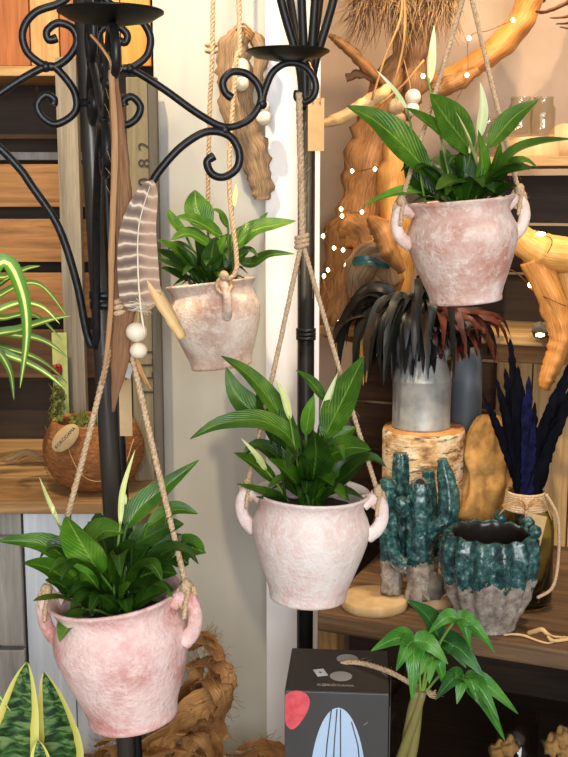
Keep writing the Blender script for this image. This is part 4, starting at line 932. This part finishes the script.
# --- driftwood on the second shelf, behind the upper right pot
random.seed(3)
YW = 2.37
t = thing('driftwood_stump', 'tall brown driftwood trunk standing behind the highest pot, wound with fairy lights', 'driftwood', V((X(360, YW), YW, Z2)))
b = B(); tube(b, spline([P(338, 338, YW), P(348, 290, YW), P(352, 250, YW), P(364, 200, YW), P(372, 150, YW), P(388, 100, YW), P(408, 50, YW), P(416, -20, YW)], 7), rsp([.052, .06, .055, .052, .056, .048, .034, .03], 7), 26, flat=.7, rough=.45, rib=(5, .08), twist=.012); part('trunk', b, 'drift_brown', t)
b = B(); tube(b, spline([P(372, 340, YW - .05), P(380, 290, YW - .06), P(368, 240, YW - .07), P(352, 226, YW - .05), P(345, 215, YW - .04)], 7), rsp([.03, .05, .046, .028, .008], 7), 20, rough=.45, seed=4); part('burl', b, 'drift_brown', t)
b = B(); tube(b, spline([P(370, 219, YW - .16), P(382, 232, YW - .18), P(390, 252, YW - .19), P(402, 271, YW - .18)], 7), rsp([.010, .021, .019, .009], 7), 14, rough=.4, seed=6); part('branch', b, 'drift_brown', t)
b = B(); tube(b, spline([P(390, 345, YW - .02), P(398, 260, YW - .02), P(392, 190, YW - .03), P(398, 130, YW - .03)], 7), rsp([.03, .035, .03, .024], 7), 18, rough=.4, seed=9); part('trunk', b, 'drift_tan', t)
b = B(); tube(b, spline([P(405, 120, YW - .05), P(416, 80, YW - .05), P(418, 30, YW - .05), P(424, -20, YW - .05)], 7), rsp([.012, .022, .024, .02], 7), 16, rough=.9, seed=2); part('trunk', b, 'bark', t)
b = B(); tube(b, spline([P(330, 36, YW - .06), P(345, 46, YW - .07), P(362, 62, YW - .06), P(384, 84, YW - .04)], 7), rsp([.010, .021, .024, .014], 7), 14, flat=.5, rough=.4, seed=5); part('branch', b, 'drift_brown', t)
b = B(); tube(b, spline([P(346, 78, YW - .05), P(362, 74, YW - .05), P(384, 80, YW - .03)], 7), rsp([.008, .010, .012], 7), 12, rough=.5, seed=5); part('branch', b, 'bark', t)
b = B(); blade(b, [P(352, 263, YW - .18), P(368, 261, YW - .19), P(390, 268, YW - .18)], .02, (0, -1, .5), 'feather', fold=.4); part('feather', b, 'teal_paint', t)
b = B(); tube(b, spline([P(356, 296, YW - .1), P(360, 268, YW - .12), P(378, 256, YW - .12), P(390, 285, YW - .1)], 6), rsp([.018, .032, .034, .02], 6), 18, rough=.25); part('burl', b, 'drift_grey', t)
t = thing('driftwood_branch', 'thick curved orange driftwood branch sweeping up to the top right', 'driftwood', P(440, 84, 2.45))
b = B(); tube(b, spline([P(418, 84, 2.42), P(446, 78, 2.42), P(482, 60, 2.42), P(512, 32, 2.42), P(530, 0, 2.42), P(540, -40, 2.42)], 8), rsp([.018, .034, .042, .044, .042, .04], 8), 24, flat=.6, rough=.25, twist=.01); part('branch', b, 'drift_orange', t)
b = B(); tube(b, spline([P(430, 92, 2.38), P(452, 84, 2.37), P(478, 70, 2.37)], 6), rsp([.012, .02, .008], 6), 12, rough=.5); part('branch', b, 'drift_brown', t)
t = thing('driftwood_fork', 'pale golden forked driftwood leaning beside the highest pot at the right edge', 'driftwood', V((X(560, 2.05), 2.08, Z2)))
YF = 2.02
b = B(); tube(b, spline([P(518, 222, YF), P(524, 240, YF), P(545, 252, YF), P(580, 256, YF)], 8), rsp([.010, .028, .032, .034], 8), 22, rough=.22); part('branch', b, 'drift_tan', t)
b = B(); tube(b, spline([P(534, 258, YF), P(548, 290, YF), P(561, 330, YF), P(556, 355, YF), P(547, 378, YF), P(545, 390, YF)], 8), rsp([.024, .024, .022, .018, .015, .008], 8), 20, rough=.22, rib=(4, .1)); part('branch', b, 'drift_orange', t)
b = B(); tube(b, spline([P(562, 250, YF + .03), P(572, 300, YF + .03), P(578, 345, YF + .03), V((X(580, YF), YF + .05, Z2 + .0))], 8), rsp([.022, .02, .018, .018], 8), 16, rough=.2); part('branch', b, 'drift_tan', t)
random.seed(9)
c = P(400, -5, 2.36)
t = thing('dried_grass', 'fluffy pale dried grass plume hanging at the top, before the driftwood', 'dried plant', c)
for k in range(90):
    x0_ = random.uniform(358, 455); b = B()
    for e in range(11):
        xa_ = x0_ + random.uniform(-5, 5); x1_ = xa_ + random.uniform(-18, 18) - (12 if xa_ < 385 else 0); y1_ = -6 + 64 * random.random() ** 1.7 - abs(xa_ - 395) * .15
        tube(b, spline([P(xa_ * .5 + 200, -70, 2.34), P(xa_, -18, 2.31 + random.uniform(-.03, .03)), P((xa_ + x1_) / 2 + random.uniform(-4, 4), y1_ * .5, 2.3 + random.uniform(-.04, .03)), P(x1_, y1_, 2.3 + random.uniform(-.05, .03))], 4), rsp([.0008, .001, .0007, .0002], 4), 4)
    part('plume', b, random.choice(['fluff', 'fluff', 'fluff', 'palm']), t)
t = thing('palm_husk', 'dark dried palm husk poking in at the top right corner', 'dried plant', P(570, 0, 2.2))
for pts, w in (([(590, -10), (565, 4), (545, 12), (536, 11)], 14), ([(590, 4), (568, 16), (550, 18)], 12), ([(590, -25), (566, -12), (548, -4), (544, 2)], 14), ([(592, 20), (575, 28), (560, 27)], 12), ([(590, 10), (572, 22), (556, 24)], 10)):
    b = B(); tube(b, spline([P(x, y, 2.2 + random.uniform(-.02, .02)) for x, y in pts], 6), [w * S(2.2) * .5 * (1 - .8 * i / (6 * (len(pts) - 1))) for i in range(6 * (len(pts) - 1) + 1)], 10, flat=.4, rough=.4); part('husk_leaf', b, 'palm', t)
# hanging seed pod with beads
YH = 2.2
t = thing('seed_pod_hanging', 'long dried seed pod hung with round wooden and white beads, left of the highest plant', 'ornament', P(410, 60, YH))
b = B(); tube(b, spline([P(317, 126, YH), P(340, 118, YH), P(366, 104, YH), P(384, 92, YH - .01), P(388, 86, YH)], 7), rsp([.007, .015, .018, .016, .006], 7), 18, flat=.8, rough=.3, rib=(8, .08)); part('pod', b, 'pale_stick', t)
for pts in ([(372, 100), (384, 60), (400, 20), (402, -10)], [(380, 104), (404, 84), (424, 60)], [(392, 92), (404, 40), (404, -10)]):
    b = B(); tube(b, spline([P(x, y, YH - .02) for x, y in pts], 4), .0022, 6); part('cord', b, 'raffia', t)
b = B(); tube(b, [P(402, -10, YH - .02), V((P(402, -10, YH).x, YH - .02, 2.9))], .0022, 6); part('cord', b, 'raffia', t)
for x, y, r, mt in ((413, 97, 7.5, 'bead'), (412, 109, 6.8, 'bead'), (396, 107, 8.2, 'bead_tan'), (399, 119, 6.5, 'bead_tan')):
    b = B(); ball(b, P(x, y, YH - .05), r * S(YH), 20); part('bead', b, mt, t)
b = B(); tube(b, [P(404, 60, YH - .02), P(410, 84, YH - .045), P(412, 112, YH - .05)], .0009, 5); part('cord', b, 'raffia', t)
# upper shelf: board, jars, disc
YJ = 2.24; zj = Z1 + .0182
dq = V((X(524, YJ), YJ, zj))
b = B(); rd = .052; hd = Zat(138, YJ) - zj
t = thing('wood_block', 'thick round wooden block under the glass jars on the top shelf', 'wood block', dq)
lathe(b, [(0, 0), (rd, 0), (rd * 1.02, .004), (rd * 1.02, hd - .003), (rd, hd), (0, hd)], 40, None, dq); part('block', b, 'disc_wood', t)
for (x, dyy, w, lab, zz) in ((511, -.018, 12, 'left glass jar of the pair standing on the round wooden block', hd), (533, .012, 12, 'right glass jar of the pair standing on the round wooden block', hd), (481, .0, 10, 'clear glass jar standing straight on the top shelf, behind the plant', 0)):
    jc = V((X(x, YJ + dyy), YJ + dyy, zj + zz + .0005)); r = w * S(YJ); h = Zat(97, YJ + dyy) - jc.z if zz else .078
    b = B(); lathe(b, [(0, 0), (r * .92, 0), (r, .005), (r, h * .72), (r * .8, h * .84), (r * .8, h * .95), (r * .86, h), (r * .78, h), (r * .73, h * .95), (r * .74, h * .84), (r * .93, h * .7), (r * .93, .008), (0, .005)], 36); b.transform(M.Translation(jc))
    single('glass_jar', b, 'glass', lab, 'jar', jc, 'glass jars on the top shelf')
b = B(); bq = V((X(557, 2.3), 2.3, zj)); lathe(b, [(0, 0), (.034, 0), (.036, .003), (.036, .011), (.034, .014), (0, .014)], 36); b.transform(M.Translation(bq + V((0, .02, .036))) @ M.Rotation(-PI / 2 + .15, 4, 'X'))
single('wooden_disc', b, 'disc_wood', 'round wooden disc propped on edge behind the glass jars', 'wooden disc', bq)
b = B(); sq = V((X(541, 2.12), 2.13, Z2)); ball(b, sq + V((0, 0, .013)), .017, 14, (1.1, .9, .85), rough=.6); single('stone', b, 'stone', 'small grey stone on the lower shelf board beside the golden driftwood', 'stone', sq)
b = B(); sq = V((X(549, 2.11), 2.11, Z2)); ball(b, sq + V((0, 0, .006)), .006, 12); single('dried_berry', b, 'red', 'tiny red dried berry beside the grey stone', 'berry', sq)
# ochre dry tuft under the black feathers
t = thing('dried_tuft', 'ochre dried leaf tips hanging below the black feathers, left of the can', 'dried plant', P(364, 345, 2.1))
for dx in (-4, -1, 2, 5):
    b = B(); blade(b, [P(366 + dx * .3, 318, 2.1), P(364 + dx * .6, 355, 2.09), P(361 + dx, 388 - abs(dx), 2.09)], .010, (0, -1, .1), 'blade', fold=.5, n=12); part('leaf', b, 'ochre', t)
# fairy lights
wire = thing('fairy_lights', 'string of warm fairy lights wound over the driftwood and shelf', 'string lights', P(360, 200, 2.28))
chains = [[(341, 150, 2.3), (352, 171, 2.3), (375, 169, 2.27), (366, 190, 2.27), (362, 212, 2.26), (341, 209, 2.3), (342, 216, 2.29), (323, 236, 2.3), (334, 248, 2.28), (343, 250, 2.27), (346, 265, 2.27), (324, 276, 2.28), (330, 300, 2.25), (339, 322, 2.24), (325, 338, 2.24)],
          [(513, 20, 2.33), (490, 30, 2.34), (469, 38, 2.34), (467, 75, 2.33), (450, 105, 2.34), (423, 76, 2.28), (416, 60, 2.27)], [(541, 234, 1.96), (552, 244, 1.97), (530, 285, 2.05), (552, 300, 1.98), (566, 306, 1.98)], [(530, 285, 2.05), (515, 272, 2.1), (505, 268, 2.12)]]
for ch in chains:
    b = B(); tube(b, spline([P(*q) for q in ch], 6), .0009, 5); part('wire', b, 'wire', wire)
for x, y, Yb in [(352, 171, 2.295), (375, 169, 2.265), (362, 212, 2.255), (341, 209, 2.295), (342, 216, 2.285), (323, 236, 2.295), (334, 248, 2.275), (343, 250, 2.265), (346, 265, 2.265), (324, 276, 2.275), (339, 322, 2.235), (328, 270, 2.27), (513, 20, 2.32), (469, 38, 2.33), (467, 75, 2.32), (423, 76, 2.27), (541, 234, 1.95), (530, 285, 2.045), (540, 335, 2.05)]:
    b = B(); ball(b, P(x, y, Yb), .0036 if x < 420 else .004, 12, (1, 1, 1.2) if x < 540 else (2.2, 1, .9)); part('bulb', b, 'bulb', wire)

# --- boxed carton, money tree, cord, glass with bark balls
t = thing('side_table', 'small dark side table under the charcoal carton', 'table', (.2, 1.5, 0)); ztb = .56
b = B(); box(b, (-.012, 1.40, ztb - .03), (.4, 1.66, ztb), bev=.004); part('table_top', b, 'crate_dark', t)
for sx in (0, .36):
    for sy in (1.41, 1.62): b = B(); box(b, (sx, sy, 0), (sx + .03, sy + .03, ztb - .03)); part('leg', b, 'crate_dark', t)
ang = math.radians(-4.5); zt = 1.5 - .706; wb = .150; db = .150
bl = P(284.5, 690, 1.492); zt = bl.z
t = thing('carton', 'charcoal grey carton with pale blue oval print, standing at the bottom centre', 'box', (bl.x, bl.y, ztb), rot=(0, 0, ang))
H = zt - ztb - .001
t.location.z += .001
b = B(); box(b, (0, 0, 0), (wb, db, H - .001), bev=.0015); part('carton_body', b, 'box', t, world=False)
b = B(); box(b, (.0005, .0005, H - .0009), (wb - .0005, db - .0005, H), bev=.0004); lid = part('lid', b, 'box_top', t, world=False)
fm = wm(t)
def onface(u, v, e=.0005): return fm @ M.Translation((u, -e, v)) @ M.Rotation(PI / 2, 4, 'X')
def ontop(u, v, e=.0006): return fm @ M.Translation((u, v, H + e))
def disc(rx, ry, n=40, e=.0003, fn=None):
    b = B(); pts = [(rx * math.cos(2 * PI * i / n), ry * math.sin(2 * PI * i / n)) for i in range(n)]
    if fn: pts = [fn(*q) for q in pts]
    up_ = [b.verts.new((x, y, e)) for x, y in pts]; dn = [b.verts.new((x, y, 0)) for x, y in pts]
    b.faces.new(up_); b.faces.new(dn[::-1])
    for i in range(n): b.faces.new((dn[i], dn[(i + 1) % n], up_[(i + 1) % n], up_[i]))
    return b
def clipf(x, y): return (max(x, -.0125), y)
b = disc(.0125 * 1.55, .030, 48, fn=lambda x, y: (max(x * (1 + .38 * y / .03) + .004 * y / .03, -.0138), y)); b.transform(onface(.0145, H - .030)); part('coral_print', b, 'coral', t)
b = disc(.043, .15, 64); b.transform(onface(.078, H - .174)); ov = part('oval_print', b, 'blueprint', t)
for x0_, x1_ in ((-.010, -.022), (-.002, -.009), (.003, .004), (.019, .038)):
    b = B(); tube(b, [onface(.078 + x0_, H - (.026 if abs(x0_) < .015 else .045), .001) @ V((0, 0, 0)), onface(.078 + (x0_ + x1_) / 2, H - .08, .001) @ V((0, 0, 0)), onface(.078 + x1_, H - .17, .001) @ V((0, 0, 0))], .0009, 6); part('printed_cord', b, 'cordprint', ov)
for u, v, r in ((.080, .052, .0165), (.088, .115, .0165)):
    b = disc(r, r); b.transform(ontop(u, v, .0002)); part('silver_dot', b, 'dot', t)
b = B(); box(b, (-.008, -.012, 0), (.008, .012, .0004)); b.transform(ontop(.049, .062, .0003) @ M.Rotation(.35, 4, 'Z')); sk = part('sticker', b, 'paper', t)
textmesh('KOKO', .0095, 'text', ontop(.060, .021, .0003) @ M.Scale(1.0, 4, (1, 0, 0)), t, extrude=.0002)
textmesh('DAMA', .0088, 'text', ontop(.0870, .021, .0003) @ M.Scale(1.0, 4, (1, 0, 0)), t, extrude=.0001)
textmesh('IIII', .006, 'cordprint', ontop(.049, .062, .0008) @ M.Rotation(.35 + PI / 2, 4, 'Z'), sk, extrude=.0001)
b = B(); box(b, (wb + .001, .006, 0), (wb + .0025, db - .006, H - .02), M.Rotation(-.03, 4, 'Z')); part('side_flap', b, 'box', t, world=False)
b = B(); tube(b, [onface(.114 + i * .0022, H - .05 + i * .0017, .0004) @ V((0, 0, 0)) for i in range(4)], .0004, 5); part('fine_print', b, 'dot', t)
# loose jute cord running from the carton top
b = B(); rope(b, spline([P(341, 664, 1.585), P(350, 662, 1.58), P(366, 664, 1.565), P(390, 672, 1.53), P(412, 684, 1.50), P(433, 694, 1.47)], 6), .0042, 3)
for k in range(5): tube(b, spline([P(424, 690, 1.48), P(430, 693 + k, 1.47), P(436, 690 + k * 2, 1.465)], 4), .0008, 5)
single('jute_rope', b, 'jute', 'loose jute rope end lying over the carton lid toward the money tree', 'rope', P(341, 664, 1.58))
# money tree
YM = 1.47; mb = V((X(404, YM), YM + .02, ztb))
t = thing('money_tree', 'young money tree with braided trunk and five-fingered leaves, right of the carton', 'plant', mb)
b = B(); lathe(b, [(0, 0), (.045, 0), (.055, .06), (.055, .062), (.05, .062), (.048, .055), (0, .055)], 32, None, mb); part('pot', b, 'bluegrey', t)
mtop = P(420, 690, YM)
for k in range(3):
    b = B(); pts = []
    for i in range(17):
        f = i / 16; a = 1.1 * PI * f + k * 2 * PI / 3; cpt = mb.lerp(mtop, f); cpt.z = mb.z + .05 + (mtop.z - mb.z - .05) * f
        pts.append(cpt + V((math.cos(a), math.sin(a) * .7, 0)) * (.010 - .005 * f))
    tube(b, pts, [.0098 - .0042 * i / 16 for i in range(17)], 10, rough=.12); part('trunk', b, 'moneytrunk', t)
whorls = [((414, 641), [(371, 651), (396, 671), (412, 702), (448, 664)], 22, 'pachira', YM - .03), ((457, 618), [(471, 651), (495, 653), (428, 634), (480, 640)], 17, 'pachira', YM - .03), ((440, 640), [(408, 600), (484, 677), (466, 668)], 25, 'pachira_dark', YM),
          ((464, 676), [(499, 720), (505, 741), (518, 714), (478, 703), (435, 700), (457, 704)], 20, 'pachira', YM - .01), ((433, 655), [(429, 684), (445, 690), (420, 676)], 18, 'pachira', YM - .02)]
for (cx, cy), tips, w, mt, yy in whorls:
    hub = P(cx, cy, yy); base = P(421, 698, YM)
    b = B(); tube(b, spline([base, base.lerp(hub, .5) + V((0, 0, .02)), hub], 6), .0021, 6); part('stalk', b, 'stalk', t)
    for tx, ty in tips:
        tp = P(tx, ty, yy - random.uniform(.0, .05)); mid_ = hub.lerp(tp, .5) + V((0, -.005, .012))
        m2 = mt if random.random() < .75 else 'pachira_dark'
        b = B(); blade(b, [hub, hub.lerp(tp, .22) + V((0, 0, .007)), mid_, tp], w * S(yy) * 1.08, (random.uniform(-.35, .35), -.8, .6), 'leaf', fold=.3, wave=.05, n=15, m=6); part('leaf', b, m2, t)
# glass with bark balls under the shelf
gq = SL(.40, .17, .3705); 
gq = V((X(531, 1.95), 1.95, .3705)); hg = Zat(716, 1.95) - gq.z; rg = 20.5 * S(1.95, 720)
b = B(); lathe(b, [(0, 0), (rg * .9, 0), (rg, .01), (rg, hg), (rg * .95, hg), (rg * .95, .014), (0, .01)], 36); b.transform(M.Translation(gq)); single('glass_tumbler', b, 'glass', 'clear glass tumbler in the dark below the shelf, lower right', 'glass', gq)
random.seed(4)
hz0 = .3705
for k, (x, y, lab) in enumerate(((497, 752, 'pale brown bark ball left of the glass tumbler, nearest the carton'), (508, 748, 'pale brown bark ball touching the left of the glass tumbler'), (553, 746, 'brown bark ball just right of the glass tumbler'), (563, 738, 'brown bark ball at the right edge, highest of the heap'), (566, 752, 'brown bark ball in the bottom right corner'))):
    q = P(x, y, 1.86); 
    b = B(); ball(b, q, .0165, 16, rough=.8)
    single('bark_ball', b, 'burlap', lab, 'bark ball', q, 'bark balls beside the tumbler')

# ================================================================== LIGHT
def area(name, loc, target, size, power, col, sy=None):
    l = bpy.data.lights.new(name, 'AREA'); l.energy = power; l.color = col; l.size = size
    if sy: l.shape = 'RECTANGLE'; l.size_y = sy
    o = bpy.data.objects.new(name, l); COL.objects.link(o); o.location = loc
    o.rotation_euler = (V(target) - V(loc)).to_track_quat('-Z', 'Y').to_euler(); return o
def spot(name, loc, target, power, col, angle=60, r=.04, blend=.6):
    l = bpy.data.lights.new(name, 'SPOT'); l.energy = power; l.color = col; l.spot_size = math.radians(angle); l.spot_blend = blend; l.shadow_soft_size = r
    o = bpy.data.objects.new(name, l); COL.objects.link(o); o.location = loc
    o.rotation_euler = (V(target) - V(loc)).to_track_quat('-Z', 'Y').to_euler(); return o
area('shop_window_daylight', (.3, -2.2, 1.85), (0, 1.7, 1.3), 1.9, 98, (.93, .97, 1.0), 1.5)
spot('ceiling_spot_wall', (-.45, 1.15, 2.8), (-.12, 2.1, 1.85), 105, (1, .81, .53), 58, .03)
spot('ceiling_spot_alcove', (.62, 1.55, 2.8), (.38, 2.35, 1.55), 60, (1, .74, .44), 74, .05)
spot('ceiling_spot_crates', (-.75, 1.6, 2.8), (-.5, 2.36, 1.6), 25, (1, .76, .46), 70, .05)
spot('added_spot_back', (.95, 1.75, 2.8), (.62, 2.62, 1.8), 48, (1, .76, .5), 70, .05)  # extra unseen spot, added to brighten the upper back wall
w = bpy.data.worlds.new('world'); sc.world = w; w.use_nodes = True
w.node_tree.nodes['Background'].inputs['Color'].default_value = (.86, .92, 1, 1); w.node_tree.nodes['Background'].inputs['Strength'].default_value = .22
vs = sc.view_settings
vs.view_transform = 'Standard'; vs.look = 'None'; vs.gamma = 1; vs.use_curve_mapping = False; vs.exposure = .35
sc.cycles.use_denoising = True; sc.cycles.max_bounces = 8
